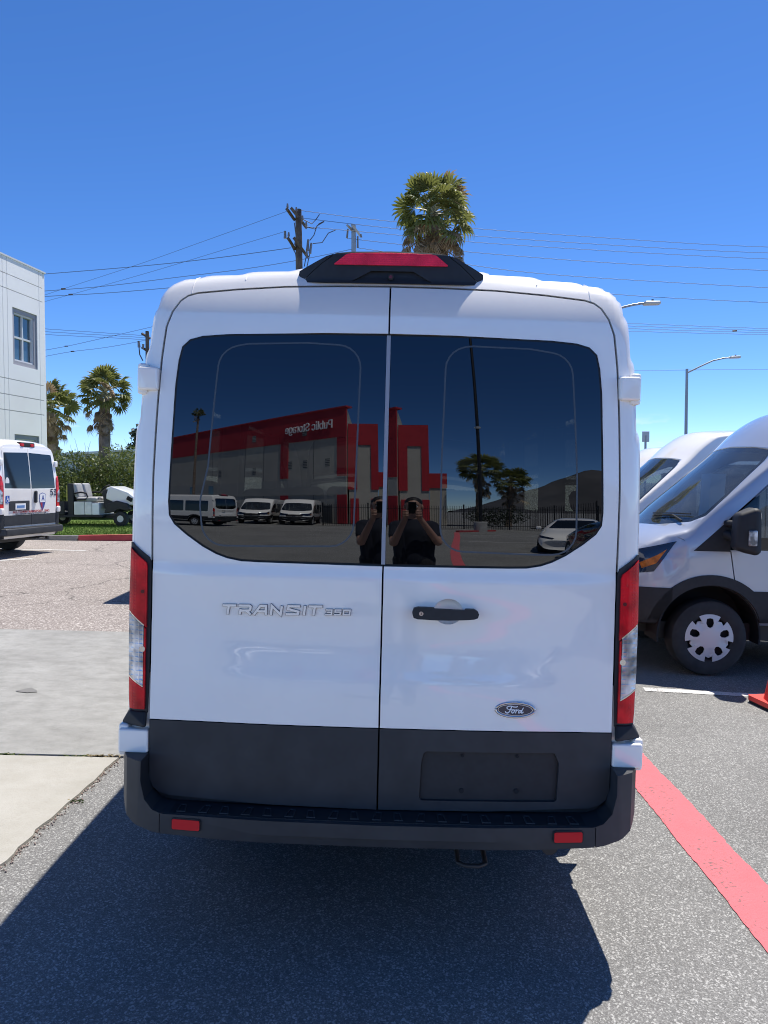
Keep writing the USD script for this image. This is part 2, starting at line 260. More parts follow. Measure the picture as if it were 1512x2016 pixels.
for k, (x0, y0, x1, y1) in enumerate([(1.4, -13.0, 4.2, -12.9), (1.5, -8.4, 4.4, -8.45), (1.9, -17.5, 4.6, -17.7), (-7, -22.3, 1, -22.3)]):
    strip('white_line', [(x0, y0), (x1, y1)], .10, 'paint_white_road', seed=10 + k, kind='structure', label='white stall line behind the photographer')
# kerb and lawn on the far left
def gk(x, y): return .17 + .13
kp = [(-30, 19.95), (-7.95, 19.95)]; kr = [(-7.93, 19.95), (-6.6, 20.25), (-5.2, 20.9), (-3.6, 22.4), (-1, 24)]
kerb = thing('kerb', 'kerb along the far lawn, bare grey left and painted red right', 'kerb')
def kerb_mesh(pts):
    return flat_poly(LineString(pts).buffer(.085, cap_style=2, join_style=1), .315, lambda x, y: 0, .40)
obj('kerb_stone', kerb_mesh(kp), 'kerb_grey', kerb, label='bare grey kerb stretch'); obj('kerb_stone', kerb_mesh(kr), 'kerb_red', kerb, label='red painted kerb stretch')
def gl(x, y): return .29 + .022 * max(0, y - 20)
lawn = Polygon([(-30, 20.03)] + [(x, y + .08) for x, y in [(-7.95, 19.95)] + kr[1:]] + [(-.9, 60), (-30, 60)])
lm = flat_poly(lawn, 0, gl, thick=.9)
obj('lawn', lm, 'grass', kind='structure', label='bright green mown lawn behind the far kerb')
rg = np.random.default_rng(8); n = 22000; px = rg.uniform(-12.5, -5.2, n); py = 20.12 + 5.0 * rg.random(n) ** 1.3 + np.clip(px + 7.9, 0, 9) * .45
hh = rg.uniform(.03, .075, n); an = rg.uniform(0, 6.28, n); w = .007; lean = rg.normal(0, .025, (n, 2)); zz = np.array([gl(a, b) for a, b in zip(px, py)])
gv = np.stack([np.c_[px - w * np.cos(an), py - w * np.sin(an), zz], np.c_[px + w * np.cos(an), py + w * np.sin(an), zz], np.c_[px + lean[:, 0], py + lean[:, 1], zz + hh]], 1).reshape(-1, 3)
obj('grass', (gv, np.arange(3 * n).reshape(-1, 3)), 'grass', kind='stuff', label='short grass blades on the far left lawn', category='grass')
# things lying on the concrete
obj('stain', flat_poly(Polygon(wobble([(-2.86, 5.93), (-2.80, 6.02), (-2.75, 5.99), (-2.69, 5.92), (-2.77, 5.90), (-2.86, 5.92)], .006, .03, 9)).buffer(.004), .019), 'stain', kind='structure', label='small dark damp patch on the upper concrete slab')
def weed(x, y, n, seed, dry, label, s=1.):
    r = np.random.default_rng(seed); t = thing('weed', label, 'weed', (x, y, gz(x) + .005))
    V, F = [], []
    for i in range(n):
        a = r.uniform(0, 6.28); L = r.uniform(.02, .055) * s; b = np.array([r.normal(0, .05 * s), r.normal(0, .008), 0]); d = np.array([math.cos(a), .35 * math.sin(a), r.uniform(.1, .6)]); q = np.cross(d, (0, 0, 1)); q /= np.linalg.norm(q); q *= .006 * s
        k = len(V); m_ = b + d * L * .55; V += [b, m_ - q, b + d * L - (0, 0, .01), m_ + q]; F += [(k, k + 1, k + 2), (k, k + 2, k + 3)]
    obj('leaf', (np.array(V), np.array(F)), 'weed_dry' if dry else 'weed', t, kind='stuff')
    obj('root', cyl((0, 0, -.01), (0, 0, .012), .006, n=6), 'weed_dry', t)
weed(-2.27, 4.585, 70, 1, 0, 'small green weed in the slab joint at the left edge'); weed(-1.86, 4.585, 90, 2, 0, 'bushiest green weed in the concrete joint left of the van'); weed(-1.72, 4.585, 60, 3, 1, 'dry yellow weed in the concrete joint beside the van bumper', 1.2)
weed(-1.645, 3.95, 40, 4, 0, 'small green weed at the ragged edge of the cream slab', .7)
gp, gf = [], []; r = np.random.default_rng(11); ico = trimesh.creation.icosphere(0)
for i in range(420):
    e = edge[r.integers(0, 24)] if i % 3 else edge[r.integers(0, len(edge))]; s = r.uniform(.002, .0065)
    p = e + np.array([abs(r.normal(0, .02)) - .008, r.normal(0, .03)]); gf.append(ico.faces + 12 * i); gp.append(ico.vertices * s * r.uniform(.6, 1.2, 3) + (p[0], p[1], gz(p[0]) + .004))
obj('gravel', (np.vstack(gp), np.vstack(gf)), 'gravel', kind='stuff', label='loose reddish stone chips along the broken slab edge', category='gravel')
# ------------------------------------------------------------ the passenger van (local frame: x right, y forward, z up, rear face at y = 0)
HALF = np.array([(0, .45), (.80, .45), (.93, .47), (.985, .55), (1.0, .75), (1.0, 1.15), (.995, 1.45), (.99, 1.75), (.979, 2.0), (.956, 2.25), (.938, 2.375), (.913, 2.443), (.873, 2.472), (.81, 2.487), (.70, 2.500), (.56, 2.516), (.3, 2.538), (0, 2.548)])
def _dense(h, n=46):
    d = np.r_[0, np.cumsum(np.linalg.norm(np.diff(h, axis=0), axis=1))]; t = np.linspace(0, d[-1], n)
    t = np.unique(np.r_[t, np.linspace(d[9], d[14], 16)]); return np.c_[PchipInterpolator(d, h[:, 0])(t), PchipInterpolator(d, h[:, 1])(t)]
HD = _dense(HALF)
ZT = PchipInterpolator([-.3, 2.6, 3.2, 3.6, 3.95, 4.2, 4.46, 4.8, 5.16, 5.28, 5.34, 5.5, 5.7, 5.84, 5.92, 5.965, 5.985], [2.548, 2.548, 2.546, 2.535, 2.505, 2.36, 2.11, 1.81, 1.49, 1.375, 1.345, 1.285, 1.20, 1.11, 1.0, .86, .66])
WD = PchipInterpolator([-.3, 0, .5, 1.5, 5.0, 5.5, 5.8, 5.93, 5.985], [.948, .948, .955, .975, .975, .955, .90, .84, .78])
BOW = PchipInterpolator([0, 3.0, 3.8, 4.4, 5.3, 5.7, 5.985], [0, 0, .05, .16, .20, .24, .30])
def van_loft(off=0., y0=-.3, y1=5.985, zlow=None):
    ys = np.unique(np.r_[np.linspace(y0, min(2.8, y1), 8), np.linspace(2.8, y1, 46) if y1 > 2.8 else [], np.linspace(5.7, y1, 9) if y1 > 5.8 else []])
    V = []; nh = len(HD)
    for y in ys:
        zt, w, bow = float(ZT(min(y, 5.985))), float(WD(min(max(y, -.3), 5.985))), float(BOW(np.clip(y, 0, 5.985)))
        zb = min(1.05, zt - .22); x, z = HD[:, 0] * w, HD[:, 1].copy()
        up = z > zb; z[up] = zb + (z[up] - zb) * (zt - zb) / (2.545 - zb)
        if zt < 1.3: x = x * (1 - .06 * np.clip((z - .9) / .4, 0, 1))
        z = z + off * np.clip((z - .6) / (zt - .6), -1, 1); x = x * (1 + off / w)
        if zlow is not None: z = np.maximum(z, zlow)
        ring = np.r_[np.c_[x, z], np.c_[-x[-2:0:-1], z[-2:0:-1]]]
        V.append(np.c_[ring[:, 0], y + (off if y == ys[-1] else 0) - bow * (ring[:, 0] / w) ** 2, ring[:, 1]])
    V = np.array(V); ns, nr = V.shape[:2]; i = np.arange(ns * nr).reshape(ns, nr); j = np.roll(i, -1, 1)
    q = np.stack([i[:-1], j[:-1], j[1:], i[1:]], -1).reshape(-1, 4); F = [q[:, [0, 1, 2]], q[:, [0, 2, 3]]]
    P = V.reshape(-1, 3)
    for s, fl in ((0, 1), (ns - 1, 0)):
        c = len(P); P = np.vstack([P, [[0, V[s][:, 1].max() if s else V[s][0, 1], V[s][:, 2].mean()]]]); t = np.stack([i[s], np.full(nr, c), j[s]], -1); F.append(t if fl else t[:, ::-1])
    t = trimesh.Trimesh(P, np.vstack(F), process=False)
    if t.volume < 0: t.invert()
    return man(t)

def y_base(x, z):
    return .135 * np.maximum(z - 1.498, 0) ** 2 + .9 * np.maximum(z - 2.25, 0) ** 2 + .03 * x * x
def y_body(x, z):
    x, z = np.asarray(x, float), np.asarray(z, float)
    w = np.interp(z, HD[:, 1], HD[:, 0]) * .948; t = np.clip((np.abs(x) - (w - .06)) / .065, 0, 1)
    hu = HD[HD[:, 1] > 1.2][::-1]; zr = np.interp(np.abs(x), hu[:, 0] * .948, hu[:, 1]); u = np.clip((z - (zr - .05)) / .055, 0, 1)
    return y_base(x, z) + .06 * (1 - np.sqrt(1 - t * t)) + .05 * (1 - np.sqrt(1 - u * u))
_sw = PchipInterpolator([.4, .80, .93, .975, 1.03, 1.10, 1.13, 1.2, 1.315, 1.345, 1.405, 1.45, 3], [-.026, -.026, -.027, -.0245, -.0135, -.003, -.001, -.003, -.011, -.0115, .001, 0, 0])
_sp = PchipInterpolator([.4, .80, 1.0, 1.3, 1.42, 3], [-.020, -.020, -.013, -.004, 0, 0])
def y_door(x, z):
    x, z = np.asarray(x, float), np.asarray(z, float); a = np.abs(x)
    k = 1 - np.clip((a - (.40 + .25 * np.clip((z - 1.15) / .3, -.3, 1))) / .44, 0, 1); k = k ** 3 * (k * (6 * k - 15) + 10)
    # raised lip around the window
    d = np.maximum(a - .795, 0); return y_base(x, z) + k * _sw(z) + (1 - k) * _sp(z) + .0 * d
def y_pane(x, z):
    x, z = np.asarray(x, float), np.asarray(z, float); a = np.abs(x)
    return .135 * (z - 1.498) ** 2 - .010 * z + .0405 * x * x - .0253 * a + .0285
def y_clad(x, z): return y_door(x, np.maximum(z, .80)) + 0 * np.asarray(z)

def hslab(poly, f0, f1, res=.016, pad=.03):
    """Solid between the surfaces y = f0(x, z) and y = f1(x, z), clipped to the polygon (x, z)."""
    p = Polygon(poly) if not hasattr(poly, 'geom_type') else poly
    a, c, b, d = p.bounds; a, c, b, d = a - pad, c - pad, b + pad, d + pad
    nx, nz = max(3, int((b - a) / res) + 2), max(3, int((d - c) / res) + 2); X, Z = np.meshgrid(np.linspace(a, b, nx), np.linspace(c, d, nz), indexing='ij')
    A, B = np.stack([X, f0(X, Z), Z], -1).reshape(-1, 3), np.stack([X, f1(X, Z), Z], -1).reshape(-1, 3); i = np.arange(nx * nz).reshape(nx, nz)
    q = np.stack([i[:-1, :-1], i[1:, :-1], i[1:, 1:], i[:-1, 1:]], -1).reshape(-1, 4); q = np.vstack([q[:, [0, 1, 2]], q[:, [0, 2, 3]]])
    rim = np.r_[i[:, 0], i[-1, 1:], i[-2::-1, -1], i[0, -2:0:-1]]; N = nx * nz; r2 = np.roll(rim, -1)
    s = np.vstack([np.c_[rim, rim + N, r2 + N], np.c_[rim, r2 + N, r2]])
    t = trimesh.Trimesh(np.vstack([A, B]), np.vstack([q, q[:, ::-1] + N, s]), process=False)
    if t.volume < 0: t.invert()
    return man(t) ^ prism_y(p, -2, 3)
def analytic(m, f, tol=4e-4):
    """Unwelded copy of a mesh with exact normals where it lies on y = f(x, z)."""
    t = tri(m); v = t.vertices[t.faces].reshape(-1, 3); n = np.repeat(t.face_normals, 3, 0)
    on = (np.abs(v[:, 1] - f(v[:, 0], v[:, 2])) < tol) & (n[:, 1] < -.3); e = 4e-3; x, z = v[on, 0], v[on, 2]
    g = np.c_[(f(x + e, z) - f(x - e, z)) / (2 * e), -np.ones(on.sum()), (f(x, z + e) - f(x, z - e)) / (2 * e)]; n = n.copy(); n[on] = g / np.linalg.norm(g, axis=1, keepdims=True)
    ok = t.area_faces > 1e-12; k = np.repeat(ok, 3); v, n = v[k], n[k]
    return v, np.arange(len(v)).reshape(-1, 3), n
def spiece(name, poly, f, off, thick, mat_, parent, res=.016, sub=None, **kw):
    m = hslab(poly, lambda x, z: f(x, z) + off, lambda x, z: f(x, z) + off + thick, res)
    if sub is not None: m = m - sub
    return rawmesh(name, *analytic(m, lambda x, z: f(x, z) + off), mat_, parent, **kw)

SEAM = mirror_pts([(0, 2.446), (.2, 2.444), (.40, 2.438), (.58, 2.424), (.73, 2.407), (.765, 2.395), (.79, 2.374), (.815, 2.33), (.832, 2.27), (.841, 2.15), (.846, 2.0), (.852, 1.70), (.850, 1.40), (.850, 1.12), (.850, .82), (.848, .60), (.835, .565), (.81, .545), (.77, .533), (.4, .518), (0, .514)])
GLASS = [(.006, 2.249), (.24, 2.247), (.44, 2.241), (.60, 2.236), (.69, 2.228), (.735, 2.215), (.76, 2.19), (.770, 2.14), (.777, 2.05), (.783, 1.8), (.788, 1.62), (.784, 1.57), (.765, 1.54), (.72, 1.503), (.66, 1.462), (.61, 1.436), (.57, 1.422), (.52, 1.413), (.45, 1.411), (.006, 1.408)]
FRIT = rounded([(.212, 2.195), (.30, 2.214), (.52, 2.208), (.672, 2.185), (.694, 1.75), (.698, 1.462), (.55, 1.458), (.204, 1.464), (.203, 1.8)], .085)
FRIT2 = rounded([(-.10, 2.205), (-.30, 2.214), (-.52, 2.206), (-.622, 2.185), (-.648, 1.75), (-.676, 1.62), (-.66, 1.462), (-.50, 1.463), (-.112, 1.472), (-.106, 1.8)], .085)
FRIT_ = [(.245, 2.195), (.30, 2.213), (.42, 2.212), (.52, 2.206), (.60, 2.19), (.645, 2.15), (.668, 2.09), (.68, 1.95), (.69, 1.70), (.69, 1.56), (.675, 1.49), (.63, 1.463), (.55, 1.458), (.27, 1.462), (.225, 1.475), (.205, 1.52), (.204, 1.8), (.212, 2.09)]
def side(poly, m): return [(s * x, z) for x, z in poly for s in (m,)]
LAMP = [(.930, 1.461), (.934, 1.30), (.936, 1.1), (.933, .9), (.929, .842), (.862, .838), (.857, 1.0), (.855, 1.2), (.854, 1.39), (.861, 1.41)]
WHEEL_Y = (1.20, 4.95)
def make_wheel(van, x, y, sgn, z=.352):
    prof = np.array([(.20, -.10), (.235, -.118), (.30, -.122), (.335, -.105), (.347, -.07), (.351, 0), (.347, .07), (.335, .105), (.30, .122), (.235, .118), (.20, .10)])
    R = np.array([[0, 0, sgn], [sgn, 0, 0], [0, 1., 0]]) if sgn > 0 else np.array([[0, 0, -1], [-1, 0, 0], [0, 1., 0]])
    ty = trimesh.creation.revolve(np.vstack([prof, prof[:1]]), sections=48); w = obj('wheel', xf(ty, R, (x, y, z)), 'tyre', van, smooth=40)
    hole = []
    for k in range(5):
        a = k * 72 + 90; h = Polygon([(.10, -.022), (.13, -.033), (.165, -.026), (.172, 0), (.165, .026), (.13, .033), (.10, .022), (.088, 0)]); hole.append(affinity.rotate(h, a, origin=(0, 0)))
        h = Polygon([(.155, -.03), (.198, -.034), (.203, 0), (.198, .034), (.155, .03), (.17, 0)]); hole.append(affinity.rotate(h, a + 36, origin=(0, 0)))
    disc = Point(0, 0).buffer(.217, 24).difference(unary_union(hole))
    d = tri(cs(disc).extrude(.012).refine_to_length(.02)); rr = np.hypot(d.vertices[:, 0], d.vertices[:, 1]); an = np.arctan2(d.vertices[:, 1], d.vertices[:, 0])
    d.vertices[:, 2] += .095 + .022 * (1 - (rr / .217) ** 2) - .008 * np.clip((rr - .06) / .1, 0, 1) * (np.abs(np.cos(2.5 * (an - math.pi / 2))) < .32)
    d.vertices[:, :2] *= 1.07
    obj('hub_cap', xf(d, R, (x, y, z)), 'hub', w, smooth=25)
    obj('rim', xf(trimesh.creation.revolve([(0, .06), (.21, .075), (.212, -.09), (.2, -.09), (.19, .05), (0, .045)], sections=32), R, (x, y, z)), 'void', w)
    obj('centre_cap', xf(trimesh.creation.revolve([(0, .125), (.03, .128), (.042, .124), (.048, .116), (.05, .10), (0, .10)], sections=24), R, (x, y, z)), 'hub', w, smooth=40)

def facing(m, d, lim=.15):
    t = tri(m).copy(); t.update_faces(t.face_normals @ np.asarray(d, float) > lim); t.remove_unreferenced_vertices(); return t
def build_van(name, label, group, pm, loc, R, cat_='van'):
    van = thing(name, label, cat_, loc, R, group)
    solid, skin = van_loft(0.), van_loft(.006)
    inner = van_loft(-.055, .24, 5.05, .62)
    rear_cut = hslab(sbox(-1.2, .3, 1.2, 2.8), lambda x, z: 0 * x - 1.0, y_body, .02)
    arch = None
    for wy in WHEEL_Y:
        for s in (-1, 1):
            c = tri(Manifold.cylinder(.5, .47, .47, 56)).copy(); c = man(xf(c, np.array([[0, 0, 1], [1, 0, 0], [0, 1., 0]]), (.58 if s > 0 else -1.08, wy, .37))); arch = c if arch is None else arch + c
    for wy in WHEEL_Y:
        for s in (-1, 1):
            ring = lambda r, a, b: man(xf(tri(Manifold.cylinder(b - a, r, r, 40)), np.array([[0, 0, 1], [1, 0, 0], [0, 1., 0]]), (a if s > 0 else -b, wy, .37)))
            obj('wheel_liner', (ring(.4705, .575, .935) - ring(.455, .588, 1.0)) ^ mbox(-1.2, 1.2, -1, 7, .30, 1), 'void', van)
    # glass openings
    win_front = rounded([(5.10, 1.16), (4.80, 1.43), (4.66, 1.56), (4.38, 1.82), (4.14, 1.97), (3.95, 2.03), (3.38, 2.04), (3.38, 1.16)], .03)
    win_mid = rounded([(3.24, 1.20), (3.24, 2.04), (1.92, 2.04), (1.92, 1.20)], .07); win_rear = rounded([(1.80, 1.20), (1.80, 2.04), (.36, 2.03), (.36, 1.20)], .07)
    ws = rounded(mirror_pts([(0, 2.13), (.5, 2.11), (.74, 2.08), (.80, 1.98), (.87, 1.62), (.89, 1.46), (.80, 1.40), (.4, 1.35), (0, 1.34)]), .03)
    ws_p = prism_y(ws, 3.95, 6.2)
    cuts = [ws_p]
    for wpoly in (win_front, win_mid, win_rear):
        cuts += [prism_x(wpoly, .7, 1.3), prism_x(wpoly, -1.3, -.7)]
    body = solid - rear_cut - inner - arch
    for c in cuts: body = body - c
    recess = hslab(Polygon(SEAM).buffer(.0035), lambda x, z: 0 * x - 1.0, lambda x, z: y_body(x, z) + .05); body = body - recess
    glass_hole = unary_union([Polygon(side(GLASS, 1)), Polygon(side(GLASS, -1))]); body = body - prism_y(glass_hole, -.5, .45)
    # panel gaps along the sides and over the hood
    for g in ([(4.80, 1.15), (4.79, 1.15), (4.70, .62), (4.71, .62)], [(3.30, .5), (3.30, 2.12), (3.288, 2.12), (3.288, .5)], [(4.81, 1.15), (4.81, 1.44), (4.20, 2.02), (4.0, 2.1), (3.30, 2.12), (3.30, 2.108), (4.0, 2.088), (4.19, 2.008), (4.798, 1.425), (4.798, 1.15)],
              [(3.3, .77), (1.7, .77), (1.7, .758), (3.3, .758)], [(5.33, 1.30), (5.34, 1.31), (5.2, 1.24), (5.19, 1.23)]):
        for s in (-1, 1): body = body - (prism_x(Polygon(g).buffer(0), .90, 1.2) if s > 0 else prism_x(Polygon(g).buffer(0), -1.2, -.90))
    # creases pressed into the rear roof cap
    for s in (-1, 1):
        body = body - (prism_y(Polygon([(s * .752, 2.3), (s * .757, 2.3), (s * .757, 2.6), (s * .752, 2.6)]), -.1, .35) ^ (skin - van_loft(-.006)))
    b = obj('body', body, pm, van, smooth=32)
    liner_out, liner_in = van_loft(-.057, .26, 5.0, .64), van_loft(-.070, .28, 4.98, .655)
    liner = liner_out - liner_in
    for c in cuts: liner = liner - c
    liner = liner - prism_y(glass_hole, -.5, .6) - arch
    for wy in WHEEL_Y: liner = liner - mbox(-1.2, -.56, wy - .49, wy + .49, .5, .88) - mbox(.56, 1.2, wy - .49, wy + .49, .5, .88)
    obj('cabin_lining', liner, 'liner', van)
    shell = skin - van_loft(-.004)
    obj('windscreen', facing((van_loft(-.002) - van_loft(-.008)) ^ ws_p, (0, .6, .8)), 'glass_clear', van, smooth=40)
    frame = prism_y(Polygon(ws.exterior.coords).buffer(.0).difference(ws.buffer(-.045)), 3.95, 6.2)
    obj('windscreen_border', (van_loft(-.0085) - van_loft(-.011)) ^ frame, 'void', van, smooth=40)
    for s in (-1, 1):
        for nm, wpoly, gm in (('side_window', win_front, 'glass_side'), ('side_window', win_mid, 'glass_tint'), ('side_window', win_rear, 'glass_tint')):
            pr = prism_x(wpoly, .7, 1.3) if s > 0 else prism_x(wpoly, -1.3, -.7)
            w = obj(nm, facing((van_loft(-.004) - van_loft(-.010)) ^ pr, (s, 0, 0), .3), gm, van, smooth=30)
            if wpoly is win_front:
                tr = Polygon([(5.12, 1.145), (4.80, 1.145), (4.80, 1.445)]); pq = prism_x(tr, .7, 1.3) if s > 0 else prism_x(tr, -1.3, -.7)
                obj('quarter_panel', shell ^ pq, 'plastic_black', van, smooth=30)
                bar = Polygon([(4.09, 1.15), (4.09, 2.0), (4.05, 2.02), (4.05, 1.15)]); pq = prism_x(bar, .7, 1.3) if s > 0 else prism_x(bar, -1.3, -.7)
    # cladding
    band = Polygon([(.35, .50), (5.62, .50), (5.62, .79), (.35, .79)]); flare = unary_union([Point(w, .37).buffer(.56, 20) for w in WHEEL_Y]).intersection(sbox(0, .50, 6, 1.2)); hole = unary_union([Point(w, .37).buffer(.468, 24) for w in WHEEL_Y])
    thin = van_loft(.009) - van_loft(-.004); thick = van_loft(.018) - van_loft(-.004)
    for s in (-1, 1):
        P_ = lambda poly: prism_x(poly, .55, 1.3) if s > 0 else prism_x(poly, -1.3, -.55)
        for a_, b_ in ((.35, 1.2), (1.2, 3.285), (3.305, 4.95), (4.95, 5.7)): obj('side_cladding', thin ^ P_(band.difference(flare.union(hole)).intersection(sbox(a_, .4, b_, 1))), 'plastic_black', van, smooth=30)
        for w in WHEEL_Y:
            obj('wheel_arch', thick ^ P_(Point(w, .37).buffer(.56, 20).intersection(sbox(0, .50, 6, 1.2)).difference(hole)), 'plastic_black', van, smooth=30)
        hl = Polygon([(5.26, 1.225), (5.46, .945), (5.75, .90), (6.0, .95), (6.0, 1.02), (5.62, 1.13)])
        sidep = (prism_x(hl, .36, 1.3) if s > 0 else prism_x(hl, -1.3, -.36))
        h = obj('headlight', shell ^ sidep, 'glass_lamp', van, smooth=30)
        am = Polygon([(5.345, 1.15), (5.44, 1.02), (5.56, .97), (5.58, 1.02), (5.42, 1.10)]); obj('turn_lamp', (van_loft(.0075) - van_loft(0)) ^ (prism_x(am, .5, 1.3) if s > 0 else prism_x(am, -1.3, -.5)), 'lens_amber', h, smooth=30)
        X = lambda m: tri(m) if s > 0 else mx(m)
        S8 = lambda r: Manifold.sphere(r, 16)
        house = Manifold.batch_hull([S8(.05).translate(p) for p in ((1.09, 4.70, 1.19), (1.24, 4.70, 1.19), (1.09, 4.70, 1.50), (1.22, 4.70, 1.50), (1.10, 4.80, 1.22), (1.2, 4.81, 1.22), (1.1, 4.79, 1.46), (1.19, 4.79, 1.46))])
        house = house - mbox(1.06, 1.27, 4.5, 4.662, 1.17, 1.53)
        mr = obj('mirror', X(house), 'plastic_black', van, smooth=40)
        obj('mirror_glass', X(rbx(1.07, 1.26, 4.664, 4.672, 1.19, 1.51, .02)), 'chrome', mr)
        obj('mirror_arm', X(cat(cyl((.93, 4.84, 1.30), (1.1, 4.76, 1.27), .05, .035), cyl((.93, 4.84, 1.40), (1.1, 4.76, 1.40), .03))), 'plastic_black', mr, smooth=40)
        obj('turn_lamp', X(rbx(1.262, 1.292, 4.70, 4.775, 1.22, 1.36, .012)), 'lens_clear', mr, smooth=40)
        obj('door_handle', X(rbx(.985, 1.02, 3.45, 3.70, 1.06, 1.10, .015)), 'plastic_black', van, smooth=40)
    nose = Polygon([(5.3, .44), (6.3, .44), (6.3, .80), (5.3, .80)])
    obj('front_bumper', thick ^ prism_x(nose.difference(hole), -1.3, 1.3), 'plastic_black', van, smooth=30)
    gr = prism_y(rounded(mirror_pts([(0, 1.03), (.42, 1.02), (.50, .94), (.46, .82), (0, .815)]), .02), 5.4, 6.3)
    g = obj('grille', shell ^ gr, 'void', van, smooth=30)
    for k in range(4):
        zz = .85 + .05 * k; obj('grille_bar', (van_loft(.016) - van_loft(0)) ^ prism_y(sbox(-.44, zz - .008, .44, zz + .008), 5.4, 6.3), 'plastic_grey', g, smooth=30)
    ov = affinity.scale(Point(0, 0).buffer(1, 20), .085, .035)
    obj('badge', xf(cs(ov).extrude(.02), RXY, (0, 6.025, .96)), 'badge_blue', g)
    # cabin
    obj('dashboard', Manifold.batch_hull([Manifold.sphere(.06, 12).translate(p) for p in ((-.78, 5.0, 1.12), (.78, 5.0, 1.12), (-.78, 4.55, 1.16), (.78, 4.55, 1.16), (-.78, 4.62, .8), (.78, 4.62, .8))]), 'dash', van, smooth=40)
    obj('steering_wheel', xf(trimesh.creation.torus(.19, .016, 28, 8), rot(0, 0, math.radians(62)), (-.42, 4.40, 1.18)), 'void', van, smooth=True)
    seats = [(-.42, 3.75), (.42, 3.75)] + [(x, y) for y in (2.9, 2.05, 1.2) for x in (-.6, -.12, .5)]
    for sx, sy in seats:
        bk = Manifold.batch_hull([Manifold.sphere(.06, 10).translate(p) for p in ((sx - .17, sy - .12, .95), (sx + .17, sy - .12, .95), (sx - .17, sy - .22, 1.42), (sx + .17, sy - .22, 1.42))])
        st = obj('seat', cat(bk, rbx(sx - .23, sx + .23, sy - .12, sy + .40, .82, .97, .05)), 'seat_grey', van, smooth=40)
        obj('head_rest', rbx(sx - .12, sx + .12, sy - .29, sy - .19, 1.48, 1.66, .045), 'seat_grey', st, smooth=40)
        obj('seat_base', bx(sx - .18, sx + .18, sy - .08, sy + .32, .64, .83), 'void', st)
    # underbody
    obj('underbody', cat(bx(-.62, .62, .25, 5.6, .34, .45), bx(-.75, -.62, .3, 5.4, .30, .46), bx(.62, .75, .3, 5.4, .30, .46), cyl((-.85, 1.2, .36), (.85, 1.2, .36), .06)), 'steel_dark', van)
    for wy in WHEEL_Y:
        for s in (-1, 1): make_wheel(van, s * .845, wy, s)
    rear_details(van, pm)
    return van

STROKES = {  # letters on a grid one unit high; widths follow
    'T': (1.25, [[(0, .9), (1.25, .9)], [(.55, .85), (.42, 0)]]), 'R': (1.25, [[(.12, 0), (.22, .55)], [(.05, .9), (1.05, .9), (1.15, .8), (1.1, .5), (.95, .4), (.2, .4)], [(.75, .4), (1.15, 0)]]),
    'A': (1.3, [[(0, 0), (.62, .9), (1.12, .9), (1.12, 0)], [(.35, .35), (1.1, .35)]]), 'N': (1.3, [[(.1, 0), (.2, .9), (1.0, .05), (1.12, .9)]]),
    'S': (1.35, [[(1.3, .9), (.25, .9), (.2, .62), (1.15, .36), (1.1, .1), (0, .1)]]), 'I': (.4, [[(.12, 0), (.24, .95)]]),
    '3': (1.2, [[(.1, .9), (1.05, .9), (.98, .1), (0, .1)], [(.25, .5), (1.0, .5)]]), '5': (1.2, [[(1.15, .9), (.2, .9), (.15, .55), (1.02, .55), (.95, .1), (0, .1)]]), '0': (1.2, [[(.15, .9), (1.1, .9), (1.0, .1), (.05, .1), (.15, .9)]])}
def lettering(word, x0, x1, z0, h, wt):
    tot = sum(STROKES[c][0] for c in word) + .18 * (len(word) - 1); k = (x1 - x0) / tot; out = []; x = x0
    for c in word:
        w, ls = STROKES[c]; out.append(unary_union([LineString([(x + a * k, z0 + b * h) for a, b in l]).buffer(wt, cap_style=2, join_style=2) for l in ls])); x += (w + .18) * k
    return out

